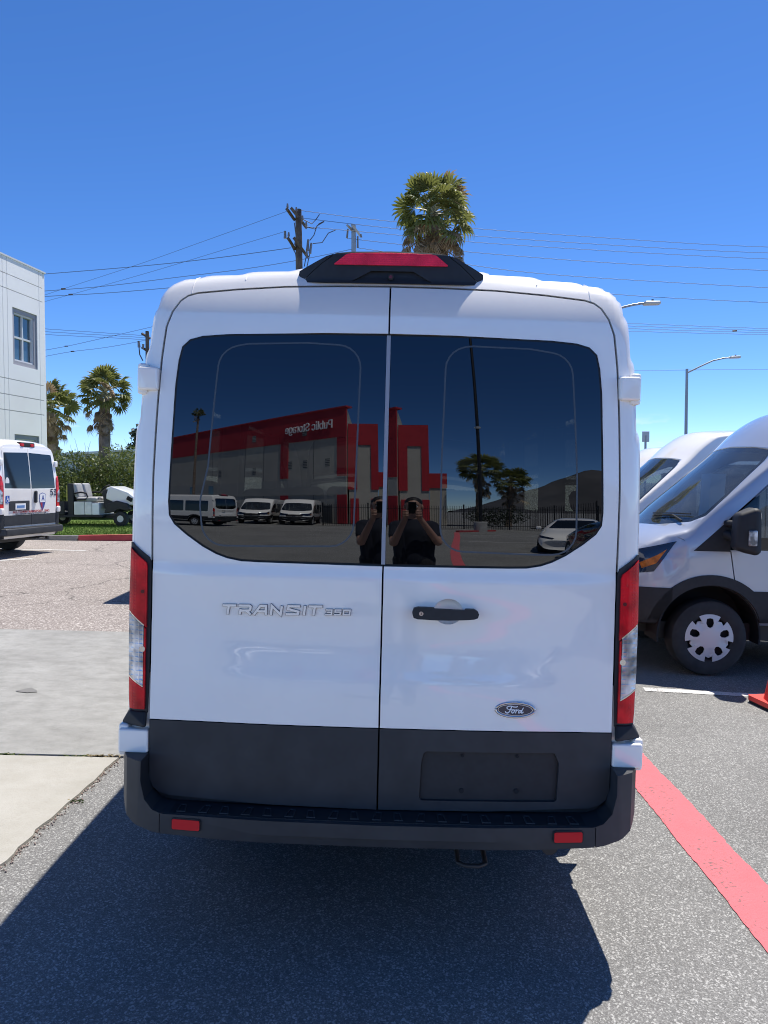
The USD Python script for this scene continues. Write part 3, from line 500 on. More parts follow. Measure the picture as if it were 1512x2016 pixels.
def rear_details(van, pm):
    G = lambda s: Polygon(side(GLASS, s))
    gap = -.0014
    for s in (-1, 1):
        half = Polygon(SEAM).intersection(sbox(gap, .3, 1.2, 3) if s > 0 else sbox(-1.2, .3, -gap, 3)).buffer(-.0045, join_style=2)
        upper = half.intersection(sbox(-1.2, .818, 1.2, 3)).difference(G(s).buffer(.006, join_style=1)); lower = half.intersection(sbox(-1.2, .3, 1.2, .815))
        sub = None
        if s > 0:
            hr = affinity.scale(Point(0, 0).buffer(1, 24), .052, .046); hr = affinity.translate(hr, .240, 1.245)
            sub = prism_y(hr, -.5, -.012)
            bowl = tri(Manifold.sphere(1, 40).scale((.054, .026, .048)).translate((.240, float(y_door(.24, 1.245)) + .001, 1.245))); sub = man(bowl)
        door = spiece('door', upper, y_door, 0, .035, pm, van, .011, sub, label='right rear door with black handle and oval badge' if s > 0 else 'left rear door with chrome lettering')
        clad = lower; subp = None
        if s > 0:
            plate = rounded([(.172, .738), (.640, .740), (.657, .70), (.652, .566), (.645, .560), (.158, .557), (.151, .566), (.155, .69), (.162, .728)], .012)
            subp = hslab(plate, lambda x, z: 0 * x - 1, lambda x, z: y_clad(x, z) + .012)
        cl = spiece('door_cladding', clad, y_clad, -.003, .03, 'plastic_grey', door, .02, subp)
        # thin dark lip at the foot of the cladding
        if s > 0:
            pr = spiece('plate_recess', plate.buffer(-.004), y_clad, .010, .01, 'plastic_black', door, .03)
            for hx, hz in ((.305, .722), (.505, .723), (.305, .592), (.505, .594)):
                y = float(y_clad(hx, hz)); obj('screw_hole', cyl((hx, y + .006, hz), (hx, y + .012, hz), .006 if hz > .7 else .009, n=10), 'void', pr)
            hy = float(y_door(.225, 1.243))
            grip = unary_union([Polygon([(.115, 1.226), (.110, 1.243), (.115, 1.259), (.13, 1.264), (.185, 1.264), (.188, 1.2605), (.298, 1.2575), (.300, 1.262), (.330, 1.261), (.343, 1.253), (.347, 1.243), (.343, 1.231), (.330, 1.2265), (.24, 1.2225), (.13, 1.2225)])]).buffer(.001)
            hm = tri(cs(grip).extrude(.022, 4).refine_to_length(.012)) ; hm = xf(hm, RXY, (0, hy - .016, 0)); hx_ = hm.vertices[:, 0]
            hm.vertices[:, 1] -= .016 * np.clip(1 - ((hx_ - .23) / .12) ** 2, 0, 1)
            hd = obj('door_handle', hm, 'plastic_black', door, smooth=35)
            lk = cyl((.141, hy - .030, 1.2425), (.141, hy - .047, 1.2425), .0078, n=20); hl = obj('lock', lk, 'brushed', hd, smooth=40)
            obj('keyhole', bx(.1398, .1422, hy - .0478, hy - .045, 1.2385, 1.2465), 'void', hd)
            # the oval badge
            bc = (.490, .8975); by = float(y_door(*bc)); e = lambda a, b: affinity.translate(affinity.scale(Point(0, 0).buffer(1, 40), a, b), *bc)
            ring = e(.0745, .0292).difference(e(.066, .0235)); bd = obj('badge', xf(cs(e(.066, .0235)).extrude(.004), RXY, (0, by + .000, 0)), 'badge_blue', door)
            th = np.linspace(0, 2 * math.pi, 65); rm = cat(tube(np.c_[bc[0] + .0703 * np.cos(th), np.full(65, by - .003), bc[1] + .0264 * np.sin(th)], .0047, 10))
            obj('badge_rim', rm, 'chrome', bd, smooth=True)
            obj('badge_line', xf(cs(e(.0625, .0208).difference(e(.0608, .0192))).extrude(.0012), RXY, (0, by - .0045, 0)), 'letter_silver', bd)
            W = lambda pts, wd: LineString([(bc[0] + a * .001, bc[1] + b * .001) for a, b in pts]).buffer(wd, quad_segs=4)
            script = [W([(-27, 3), (-30, 6), (-29, 10), (-24, 13), (-15, 13.5), (-5, 11), (3, 10.5), (8, 13)], .0017), W([(-12, 13), (-16, 4), (-21, -7), (-27, -12), (-33, -11), (-35, -7)], .0019), W([(-24, 1), (-17, 2), (-10, 2)], .0012),
                      W([(-6, 1), (-11, -2), (-13, -8), (-10, -11.5), (-5, -9), (-2, -3), (-6, 1), (-1, 0), (4, 0)], .0016), W([(6, 1), (3, -6), (1, -11)], .0016), W([(4, -4), (9, 0), (13, 1), (14, -1)], .0014),
                      W([(22, -1), (17, -1), (12, -6), (13, -11), (18, -9), (23, -1)], .0016), W([(29, 8), (25, 0), (22, -8), (24, -11), (29, -7)], .0016)]
            obj('badge_script', xf(cs(unary_union(script)).extrude(.0016), RXY, (0, by - .0045, 0)), 'letter_white', bd)
        else:
            for word, a, b, z, h, wt in (('TRANSIT', -.581, -.216, 1.212, .037, .0042), ('350', -.206, -.113, 1.214, .0215, .0026)):
                ls = lettering(word, a, b, z, h, wt)
                ls = [affinity.affine_transform(l, [1, 0, .018, 1, 0, -.018 * -.581]) for l in ls]
                body_ = unary_union([hs for hs in ls]); fm = hslab(body_, lambda x, z: y_door(x, z) - .0065, lambda x, z: y_door(x, z) + .002, .02)
                eb = unary_union(ls).buffer(.0016); obj('lettering_edge', hslab(eb, lambda x, z: y_door(x, z) - .003, lambda x, z: y_door(x, z) + .002, .02), 'edge_grey', door)
                obj('lettering', fm, 'letter_silver', door, label=f'chrome lettering {word}')
        # window
        pn = G(s).buffer(-.002); pv, pf_, pn_ = analytic(facing(hslab(pn, y_pane, lambda x, z: y_pane(x, z) + .004, .014), (0, -1, 0), .3), y_pane); w = rawmesh('window', pv, pf_, pn_, 'glass_tint_rear', door)
        seal = G(s).buffer(.0065).difference(G(s).buffer(-.0045)); spiece('window_seal', seal, y_pane, .0045, .012, 'rubber', door, .02)
        fr = (FRIT if s > 0 else FRIT2); ring = fr.buffer(.0030).difference(fr.buffer(-.0030)); spiece('window_line', ring, y_pane, -.0006, .0006, 'frit', w, .02)  # reflection along the inner frit edge, painted on the pane as a thin strip
        border = G(s).buffer(-.003).difference(fr); spiece('window_border', border, y_pane, .0055, .002, 'void', w, .02)
        # hinges
        for (z0, z1, x0, x1) in ((2.026, 2.112, .848, .921), (.688, .779, .853, .962)):
            yb = float(y_body(.86, (z0 + z1) / 2)); h = obj('hinge', tri(rbx(x0 - .004, x1, yb - .026, yb + .05, z0, z1, .010)) if s > 0 else mx(rbx(x0 - .004, x1, yb - .026, yb + .05, z0, z1, .010)), pm, door, smooth=40)
            k = rbx(x1 - .034, x1 + .004, yb - .012, yb + .075, z0 - .014, z1 + .014, .010); obj('hinge_knuckle', k if s > 0 else mx(k), pm, h, smooth=40)
            k = rbx(x1 + .001, x1 + .009, yb + .01, yb + .05, z0 + .022, z1 - .018, .003); obj('hinge_cap', k if s > 0 else mx(k), 'void', h)
            if z0 > 2:   # swollen pillar above and below the upper hinge
                hu = Manifold.batch_hull([Manifold.sphere(.012, 12).translate(p) for p in ((.90, yb + .05, z1 + .004), (.908, yb + .10, z1 + .004), (.875, yb + .06, z1 + .075), (.89, yb + .12, z1 + .06))]); hv = Manifold.batch_hull([Manifold.sphere(.012, 12).translate(p) for p in ((.898, yb + .03, z0 - .02), (.908, yb + .09, z0 - .02), (.892, yb + .05, z0 - .12), (.90, yb + .1, z0 - .12))])
                [obj('hinge_bulge', tri(q) if s > 0 else mx(q), pm, van, smooth=50) for q in (hu, hv)]
        # tail lamp
        P2 = lambda pts: Polygon([(s * a, b) for a, b in pts])
        lp = P2(LAMP); lo = .012
        lm_ = spiece('tail_lamp', lp.buffer(.004), y_body, -lo + .004, .03, 'plastic_black', van, .012)
        inn = .0125
        zones = [('red_lens', [(.931, 1.448), (.9345, 1.30), (.936, 1.214), (.862, 1.152), (.8615, 1.38), (.866, 1.395)], 'lens_red'), ('clear_lens', [(.936, 1.210), (.9355, 1.1), (.9335, .975), (.874, .937), (.8725, 1.16)], 'lens_clear'),
                 ('red_lens', [(.9335, .970), (.932, .9), (.929, .850), (.866, .850), (.8645, 1.15), (.8725, 1.157), (.874, .932)], 'lens_red')]
        for nm, pts, mt in zones: spiece(nm, P2(pts).buffer(-.001), y_body, -lo - .006, .012, mt, lm_, .012)
        for pts in ([(.936, 1.214), (.8725, 1.162)], [(.9335, .972), (.874, .935)]):
            spiece('lens_trim', LineString([(s * a, b) for a, b in pts]).buffer(.0022, cap_style=2), y_body, -lo - .0066, .006, 'chrome', lm_, .02)
        c_ = (.893, 1.075); yy = float(y_body(*c_)); obj('bulb', cyl((s * .878, yy - lo - .002, 1.075), (s * .878, yy - lo - .0085, 1.075), .011, n=16), 'chrome', lm_)
        yy = float(y_body(.875, 1.285)); obj('bulb', cyl((s * .878, yy - lo - .002, 1.287), (s * .878, yy - lo - .0075, 1.287), .007, n=12), 'lens_dark', lm_)
        # black cap below the lamp
        yb = float(y_body(.9, .81)); cp = Manifold.batch_hull([Manifold.sphere(.010, 12).translate(p) for p in ((.866, yb - .03, .797), (.947, yb + .01, .797), (.958, yb + .09, .797), (.87, yb - .012, .832), (.922, yb + .0, .832), (.935, yb + .06, .835))])
        obj('lamp_base', tri(cp) if s > 0 else mx(cp), 'plastic_black', van, smooth=45)
    # dark rubber seal in the door gap
    obj('door_seal', hslab(Polygon(SEAM), lambda x, z: y_body(x, z) + .036, lambda x, z: y_body(x, z) + .048, .03) - prism_y(unary_union([G(1), G(-1)]), -1, 1), 'void', van)
    cs_ = hslab(sbox(-.0075, 1.409, .0068, 2.249), lambda x, z: y_base(x, z) + .006, lambda x, z: y_base(x, z) + .03, .03); obj('seam_strip', cs_, 'rubber_light', van)
    sill = sbox(-.935, .44, .935, .66).difference(Polygon(SEAM).buffer(.002)); spiece('rear_sill', sill, y_body, -.003, .02, 'plastic_black', van, .03)
    for s in (-1, 1):
        for pts in ([(.752, 2.405), (.750, 2.44), (.748, 2.47), (.747, 2.4885)], [(.553, 2.466), (.5535, 2.49), (.5535, 2.5145)]):
            obj('roof_seam', tube([(s * a, float(y_body(a, c)) + .0006, c) for a, c in pts], .0026, 6), pm, van, smooth=True)
    # roof lamp housing with its red lens and camera
    hp = [(0, 2.457), (.27, 2.457), (.318, 2.459), (.342, 2.478), (.352, 2.490), (.350, 2.505), (.245, 2.560), (.205, 2.573), (.15, 2.579), (0, 2.583)]
    hp = Polygon(mirror_pts(hp[::-1]))
    f0 = lambda x, z: y_base(x, np.minimum(z, 2.47)) - .012 + .08 * np.maximum(z - 2.475, 0) + .45 * np.maximum(z - 2.566, 0) + .25 * np.maximum(np.abs(x) - .22, 0) ** 2 / .12 * .6
    hs = hslab(hp, f0, lambda x, z: 0 * x + .62, .012); ramp = Polygon([(-.3, 2.3), (.25, 2.62), (.62, 2.46), (.62, 2.3)])
    hs = hs ^ prism_x(Polygon([(-.5, 2.40), (.25, 2.40), (.62, 2.50), (.62, 2.54), (.22, 2.588), (-.5, 2.588)]), -.5, .5)
    for s in (-1, 1):   # parting lines of the end pieces
        hs = hs - hslab(LineString([(s * .205, 2.58), (s * .235, 2.552), (s * .262, 2.533), (s * .326, 2.476)]).buffer(.0012), lambda x, z: f0(x, z) - .1, lambda x, z: f0(x, z) + .006, .03)
    scoop = Polygon([(-.150, 2.463), (-.075, 2.505), (.085, 2.505), (.155, 2.463)]); hs = hs - hslab(scoop, lambda x, z: f0(x, z) - .1, lambda x, z: f0(x, z) + .004 + .22 * np.maximum(z - 2.465, 0), .015)
    ho = obj('brake_lamp_housing', hs, 'plastic_black', van, smooth=30)
    rl = Polygon(mirror_pts([(0, 2.575), (.15, 2.571), (.170, 2.566), (.214, 2.530), (.214, 2.526), (0, 2.526)]))
    spiece('brake_lens', rl, f0, -.006, .02, 'lens_red_bright', ho, .012)
    yc = float(f0(np.array(0.), np.array(2.482))); cm = obj('rear_camera', cyl((0, yc + .012, 2.484), (0, yc - .004, 2.482), .011, n=20), 'rubber', ho, smooth=40); obj('camera_lens', cyl((0, yc - .0035, 2.482), (0, yc - .0052, 2.482), .006, n=16), 'glass_lamp', cm)
    # bumper with its ribbed step
    plan = [(-.965, .62), (-.968, .30), (-.962, .12), (-.945, .02), (-.91, -.05), (-.86, -.085), (-.77, -.112), (-.4, -.138), (0, -.145)]; plan = plan + [(-a, b) for a, b in plan[-2::-1]]
    bm = prism_z(Polygon(plan), .42, .692)
    outl = [(-.975, .692), (-.972, .60), (-.962, .545), (-.93, .492), (-.88, .462), (-.80, .445), (-.4, .428), (0, .4245)]; outl = outl + [(-a, b) for a, b in outl[-2::-1]]
    bm = bm ^ prism_y(Polygon(outl), -.4, 1.0)
    # lower edge tucks under
    bm = bm ^ prism_x(Polygon([(-.3, .47), (-.135, .462), (-.115, .40), (1, .40), (1, .75), (-.3, .75)]), -1.2, 1.2)
    inner_ = Polygon([(-.845, .80), (-.848, .62), (-.832, .556), (-.80, .524), (-.76, .5145), (-.4, .512), (0, .511), (.4, .512), (.76, .5145), (.80, .524), (.832, .556), (.848, .62), (.845, .80)])
    bm = bm - prism_y(inner_, -.4, .2) - mbox(-.93, .93, .045, 1, .3, .8)
    for s in (-1, 1): bm = bm - prism_y(sbox(s * .7705 - .0015, .3, s * .7705 + .0015, .515), -.3, .02)
    # chamfer on the outer side of the upright corners
    bp = obj('rear_bumper', bm, 'plastic_grey', van, smooth=28)
    obj('bumper_step', prism_z(Polygon([(-.74, -.10), (-.4, -.118), (0, -.124), (.4, -.118), (.74, -.10), (.74, -.005), (-.74, -.005)]), .5115, .5145), 'plastic_black', bp)
    for k in range(19):
        xk = -.70 + k * 1.40 / 18; sl = .006 * (1 if k % 2 else -1)
        y0 = -.108 + .02 * (xk / .74) ** 2; obj('tread_rib', prism_z(Polygon([(xk - .014, y0), (xk + .014, y0), (xk + .010 + sl, y0 + .058), (xk - .010 + sl, y0 + .058)]).exterior.buffer(.0022), .5146, .5185), 'plastic_grey', bp)
    for s in (-1, 1):
        rp = rounded(sbox(s * .673 - .050, .4645, s * .673 + .050, .5005), .006); yy = -.145 + .033 * (.673 / .77) ** 2
        rf = obj('reflector_frame', xf(cs(rp.buffer(.004)).extrude(.03), rot(s * .085) @ RXY, (0, yy + .018 - .0, 0)) if False else hslab(rp.buffer(.004), lambda x, z: yy + .0 * x + .10 * (np.abs(x) - .673) - .003, lambda x, z: yy + 0 * x + .03, .03), 'rubber', bp)
        obj('reflector', hslab(rp, lambda x, z: yy + .10 * (np.abs(x) - .673) - .006, lambda x, z: yy + 0 * x + .02, .03), 'reflector_red', rf)
    tp = [(.30, .1, .33), (.30, .02, .33), (.30, -.015, .325), (.325, -.03, .322), (.375, -.03, .322), (.40, -.015, .325), (.40, .1, .33)]
    obj('tow_loop', tube(tp, .009, 8), 'steel_dark', van, smooth=40); obj('exhaust_pipe', cat(cyl((.66, .9, .33), (.66, .12, .33), .032, n=16), ), 'steel_dark', van, smooth=40)
    obj('mud_flap', bx(.70, .93, .70, .712, .16, .45), 'rubber', van); obj('mud_flap', bx(-.93, -.70, .70, .712, .16, .45), 'rubber', van)

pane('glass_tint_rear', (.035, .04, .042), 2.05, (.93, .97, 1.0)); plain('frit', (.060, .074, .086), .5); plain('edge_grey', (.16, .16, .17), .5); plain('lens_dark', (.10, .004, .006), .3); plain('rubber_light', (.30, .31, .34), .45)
plain('glass_lamp', (.015, .018, .028), .08, coat_weight=1.0, ior=1.6)
VAN_R = rot(-math.radians(1.15), .024)
main_van = build_van('white_van', 'large white passenger van seen from behind, red roof lamp, nearest vehicle in the lot', None, 'paint_white', (-.037, 2.78, 0.0), VAN_R)
noisy('stucco_grey', (.30, .31, .33), (.36, .37, .39), 2, .9); plain('metal_grey', (.42, .43, .45), .5, metallic=.3); plain('glass_office', (.05, .10, .13), .02, ior=2.0)
# ------------------------------------------------------------ the neighbouring vans
def R_at(yaw): return TILT @ rot(yaw)
def at(x, y, dz=0): return (x, y, gz(x, y) + dz)
A = -math.radians(90 - 6) + math.pi
# silver van: nose towards -x, its near flank is its left side; wheel centre (local -.845, 4.95) stands at the pixel of the hub cap
def place_nose_left(wx, wy, yaw):
    c, s = math.cos(yaw), math.sin(yaw); lx, ly = -.845, 4.95
    return (wx - (c * lx - s * ly), wy - (s * lx + c * ly))
YAW = math.radians(90 + 8)
sx, sy = place_nose_left(2.95, 7.05, math.radians(90 - 1.5))
SILVER_YAW = math.radians(90 - 1.5)
silver_van = build_van('silver_van', 'silver grey passenger van with black mirror parked nose left beside the red stripe', None, 'paint_silver', (sx, sy, gz(sx)), TILT @ rot(SILVER_YAW))
GV = 'white passenger vans of the same kind around the lot'
wx_, wy_ = place_nose_left(3.35, 10.3, SILVER_YAW)
copy_of(main_van, 'white van right behind the silver van, only its roof and windscreen showing', (wx_, wy_, gz(wx_)), TILT @ rot(SILVER_YAW), GV)
wx_, wy_ = place_nose_left(3.9, 13.7, SILVER_YAW)
copy_of(main_van, 'farthest white van on the right, a sliver of roof above the second', (wx_, wy_, gz(wx_) - .06), TILT @ rot(SILVER_YAW), GV)
copy_of(main_van, 'white van parked ahead of the nearest one, betrayed by its shadow on the left', (-2.33, 10.85, gz(-2.3)), TILT @ rot(0), GV)
def folded_card(loc, R):
    t = thing('folded_card', 'folded white card leaning inside the windscreen of the silver van', 'card', loc, R)
    for s, a in ((0, .5), (1, -.5)): obj('panel', xf(bx(0 if s else -.15, .15 if s else 0, -.002, .002, 0, .62), rot(a * .5)), 'card_white', t)
c_, s_ = math.cos(SILVER_YAW), math.sin(SILVER_YAW)
folded_card((sx + c_ * .12 - s_ * 4.56, sy + s_ * .12 + c_ * 4.56, gz(2.9) + 1.24), rot(SILVER_YAW + .55, 0, .10))
# wipers lying on the windscreens of the nearer side van
wp = thing('windscreen_wiper', 'black wiper at the foot of the silver van windscreen', 'wiper', (sx, sy, gz(sx)), TILT @ rot(SILVER_YAW))
def on_ws(x, z):   # point on the local windscreen
    y = np.interp(z, [1.375, 1.49, 1.86, 2.19], [5.28, 5.16, 4.80, 4.46]) - .2 * (x / .95) ** 2; return (x, y + .01, z + .012)
obj('arm', tube([on_ws(-.72, 1.395), on_ws(-.5, 1.44), on_ws(-.2, 1.42)], .009, 6), 'void', wp); obj('blade', tube([on_ws(-.74, 1.46), on_ws(-.45, 1.455), on_ws(-.1, 1.44)], .006, 6), 'rubber', wp)

# ------------------------------------------------------------ shuttle van on the left (local: x right, y forward, rear at y = 0)
def build_shuttle(loc, R):
    t = thing('shuttle_van', 'white shuttle van with red lettering, number 53 and a shield, at the left edge', 'van', loc, R)
    W, H = .93, 2.26
    def lo(off, y0=0., y1=5.3):
        half = [(0, .36), (.80, .36), (.89, .42), (.93, .55), (.935, 1.1), (.925, 1.4), (.88, 1.9), (.85, 2.10), (.80, 2.19), (.70, 2.235), (.4, 2.255), (0, 2.26)]
        d = np.array(half); s = np.r_[0, np.cumsum(np.linalg.norm(np.diff(d, axis=0), axis=1))]; tt = np.linspace(0, s[-1], 40); d = np.c_[PchipInterpolator(s, d[:, 0])(tt), PchipInterpolator(s, d[:, 1])(tt)]
        V = []
        zt = PchipInterpolator([-1, 0, .12, .4, 3.2, 4.0, 4.6, 4.9, 5.2, 5.31], [2.15, 2.15, 2.215, 2.26, 2.26, 2.1, 1.5, 1.2, 1.0, .7]); wd = PchipInterpolator([-1, 0, .1, .5, 4.6, 5.1, 5.31], [.965, .965, .985, 1.0, 1.0, .93, .80])
        for y in np.unique(np.r_[y0, .06, .12, .25, np.linspace(.5, y1, 24)]):
            x, z = d[:, 0] * float(wd(y)), d[:, 1].copy(); zz = float(zt(y)); u = z > 1.0 if zz > 1.3 else z > zz - .3; zb = 1.0 if zz > 1.3 else zz - .3
            z[u] = zb + (z[u] - zb) * (zz - zb) / (2.26 - zb); x = x * (1 + off / .9); z = z + off * np.clip((z - .8) / .8, -1, 1)
            rg_ = np.r_[np.c_[x, z], np.c_[-x[-2:0:-1], z[-2:0:-1]]]; lean = .11 * np.clip((rg_[:, 1] - 1.25) / 1.0, 0, 1) ** 1.3 * np.clip(1 - y / 1.5, 0, 1)
            V.append(np.c_[rg_[:, 0], np.full(len(rg_), y - off * (y == y0)) + lean, rg_[:, 1]])
        V = np.array(V); ns, nr = V.shape[:2]; i = np.arange(ns * nr).reshape(ns, nr); j = np.roll(i, -1, 1); q = np.stack([i[:-1], j[:-1], j[1:], i[1:]], -1).reshape(-1, 4)
        P = np.vstack([V.reshape(-1, 3), V[0].mean(0), V[-1].mean(0)]); n = ns * nr
        # rear cap as a strip of quads so that it keeps its lean
        capA = [(i[0][k], i[0][nr - k - 1], i[0][(nr - k - 2)]) for k in range(0)]
        F = [q[:, [0, 1, 2]], q[:, [0, 2, 3]]]
        h = nr // 2; L = [i[0][k] for k in range(h + 1)]; Rr = [i[0][(nr - k) % nr] for k in range(h + 1)]; f = []
        for k in range(h):
            f += [(L[k], Rr[k], Rr[k + 1]), (L[k], Rr[k + 1], L[k + 1])]
        f = np.array([c for c in f if len(set(c)) == 3]); F += [f]
        F += [np.stack([i[-1], np.full(nr, n + 1), j[-1]], -1)[:, ::-1]]; tm = trimesh.Trimesh(P, np.vstack(F), process=False); trimesh.repair.fix_normals(tm); return man(tm)
    base, out = lo(0.), lo(.008)
    body = base
    for wy in (1.05, 4.35):
        for s in (-1, 1): body = body - man(xf(tri(Manifold.cylinder(.4, .40, .40, 40)), np.array([[0, 0, 1], [1, 0, 0], [0, 1., 0]]), (.62 if s > 0 else -1.02, wy, .34)))
    obj('body', body, 'paint_white', t, smooth=32)
    skin = out - lo(-.004); rear = lambda poly, a=-.3, b=.35: skin ^ prism_y(Polygon(poly) if not hasattr(poly, 'geom_type') else poly, a, b)
    yr_ = lambda z: .11 * np.clip((z - 1.25), 0, 1) ** 1.3 - .008
    doors = []
    for s in (-1, 1):
        dp = Polygon([(s * .006, .60), (s * .80, .60), (s * .815, 1.1), (s * .80, 1.5), (s * .765, 2.02), (s * .74, 2.06), (s * .006, 2.085)])
        gl_ = rounded([(s * .012, 1.30), (s * .785, 1.31), (s * .765, 1.6), (s * .735, 1.98), (s * .012, 2.0)], .02)
        d = obj('rear_door', rear(dp.difference(gl_)), 'paint_white', t, smooth=30, label='right rear door with number and shield' if s > 0 else 'left rear door with wheelchair sign and plate'); doors.append(d)
        obj('window', rear(gl_), 'glass_dark', d)
        lp = [(s * .93, 1.58), (s * .85, 1.52), (s * .83, 1.36), (s * .83, .90), (s * .95, .90), (s * .95, 1.5)]
        tl = obj('tail_lamp', (lo(.016) - lo(-.004)) ^ prism_y(Polygon(lp), -.3, .25), 'lens_red', t)
        obj('clear_lens', (lo(.020) - lo(0)) ^ prism_y(Polygon([(s * .935, 1.30), (s * .86, 1.24), (s * .85, 1.02), (s * .935, 1.02)]), -.3, .2), 'lens_clear', tl)
        for zc in (1.80, .88):
            xx = .845 if zc > 1.5 else .875; yy = float(yr_(zc)); h_ = rbx(xx - .05, xx + .06, yy - .035, yy + .06, zc - .06, zc + .06, .02); obj('hinge', h_ if s > 0 else mx(h_), 'paint_white', d, smooth=40)
        cl = Polygon([(s * .006, .60), (s * .80, .60), (s * .806, .80), (s * .006, .80)]); obj('door_cladding', (lo(.012) - lo(0)) ^ prism_y(cl, -.3, .2), 'plastic_grey', d)
        obj('corner_cladding', (lo(.014) - lo(-.01)) ^ prism_y(Polygon([(s * .815, .36), (s * 1.0, .36), (s * 1.0, .89), (s * .82, .89)]), -.3, 1.2), 'plastic_black', t, smooth=30)
    obj('bumper', rbx(-.90, .90, -.13, .10, .42, .56, .03), 'plastic_grey', t, smooth=40)
    obj('bumper_step', rbx(-.80, .80, -.115, .02, .555, .57, .006), 'plastic_black', t)
    hd = rbx(.085, .165, -.045, -.005, 1.02, 1.26, .03); obj('door_handle', hd, 'plastic_black', doors[1], smooth=40)
    pr = obj('plate_recess', rbx(-.66, -.06, -.02, -.004, .885, 1.07, .02), 'plastic_grey', doors[0], smooth=40); pl = obj('plate', bx(-.50, -.19, -.028, -.021, .905, 1.02), 'card_white', pr)
    obj('plate_band', bx(-.46, -.23, -.030, -.0285, .935, .985), 'plate_blue', pl)
    w = text('ALLTOWNTRANSPORT, INC.', .042, True, .002); w.apply_scale([1.16 / w.extents[0], 1, 1]); obj('lettering', xf(w, RXY, (-.56, -.0125, .838)), 'letter_red', doors[1], label='red company name across both doors')
    w = text('NON-EMERGENCY MEDICAL TRANSPORTATION', .02, True, .002); w.apply_scale([.95 / w.extents[0], 1, 1]); obj('lettering', xf(w, RXY, (-.48, -.0125, .808)), 'letter_dark', doors[1])
    w = text('53', .13, True, .002); obj('number', xf(w, RXY, (.60, -.0125, 1.16)), 'letter_dark', doors[1])
    sh = Polygon([(.26, 1.19), (.36, 1.22), (.46, 1.19), (.465, 1.06), (.42, .95), (.36, .86), (.30, .95), (.255, 1.06)]); em = obj('shield', xf(cs(sh).extrude(.002), RXY, (0, -.0105, 0)), 'badge_shield_blue', doors[1])
    inn = sh.buffer(-.012); obj('shield_field', xf(cs(inn.intersection(sbox(.2, 1.03, .6, 1.3))).extrude(.001), RXY, (0, -.0128, 0)), 'card_white', em)
    obj('shield_field', xf(cs(inn.intersection(sbox(.2, .8, .352, 1.022))).extrude(.001), RXY, (0, -.0128, 0)), 'letter_red', em); w = text('A', .10, True, .001); obj('shield_letter', xf(w, RXY, (.32, -.0142, 1.065)), 'badge_shield_blue', em)
    wc = obj('wheelchair_sign', xf(cs(sbox(-.765, 1.03, -.655, 1.17)).extrude(.002), RXY, (0, -.0105, 0)), 'sign_blue', doors[0])
    sym = unary_union([Point(-.717, 1.148).buffer(.010), LineString([(-.717, 1.135), (-.713, 1.10), (-.685, 1.10), (-.673, 1.062), (-.662, 1.066)]).buffer(.006), Point(-.712, 1.075).buffer(.030).difference(Point(-.712, 1.075).buffer(.022)).difference(sbox(-.70, 1.08, -.6, 1.2)), LineString([(-.714, 1.12), (-.690, 1.12)]).buffer(.005)]); obj('symbol', xf(cs(sym).extrude(.001), RXY, (0, -.0128, 0)), 'letter_white', wc)
    obj('sticker', xf(cs(affinity.scale(Point(0, 0).buffer(1, 20), .055, .085)).extrude(.002), RXY @ rot(0), (-.70, .004, 1.43)), 'card_white', doors[0])
    bl = obj('brake_lamp', rbx(-.19, .25, .085, .25, 2.10, 2.20, .02), 'plastic_black', t, smooth=40)
    for xx in (-.15, .15): obj('red_lens', rbx(xx - .05, xx + .05, .075, .12, 2.12, 2.17, .01), 'reflector_red', bl)
    for xx in (-.52, .62): obj('marker_lamp', rbx(xx - .05, xx + .05, .13, .22, 2.09, 2.15, .015), 'reflector_red', t, smooth=40)
    for wy in (1.05, 4.35):
        for s in (-1, 1): make_wheel(t, s * .80, wy, s, .345)
    obj('underbody', cat(bx(-.6, .6, .3, 5.0, .26, .40), cyl((-.8, 1.05, .345), (.8, 1.05, .345), .05)), 'steel_dark', t); obj('tow_hook', tube([(.1, .1, .34), (.1, -.1, .33), (.2, -.14, .33), (.3, -.1, .33), (.3, .1, .34)], .015), 'steel_dark', t); obj('exhaust_pipe', cyl((.5, .5, .32), (.5, -.05, .31), .03), 'steel_dark', t)
    return t
plain('letter_red', (.42, .02, .03), .5); plain('letter_dark', (.02, .025, .06), .5); plain('badge_shield_blue', (.03, .06, .30), .4); plain('sign_blue', (.02, .09, .42), .5); plain('plate_blue', (.12, .25, .50), .5)
plain('glass_dark', (.010, .013, .016), .03, ior=1.55)
build_shuttle((-7.42, 16.1, .17), TILT @ rot(math.radians(80)) * 1.07)

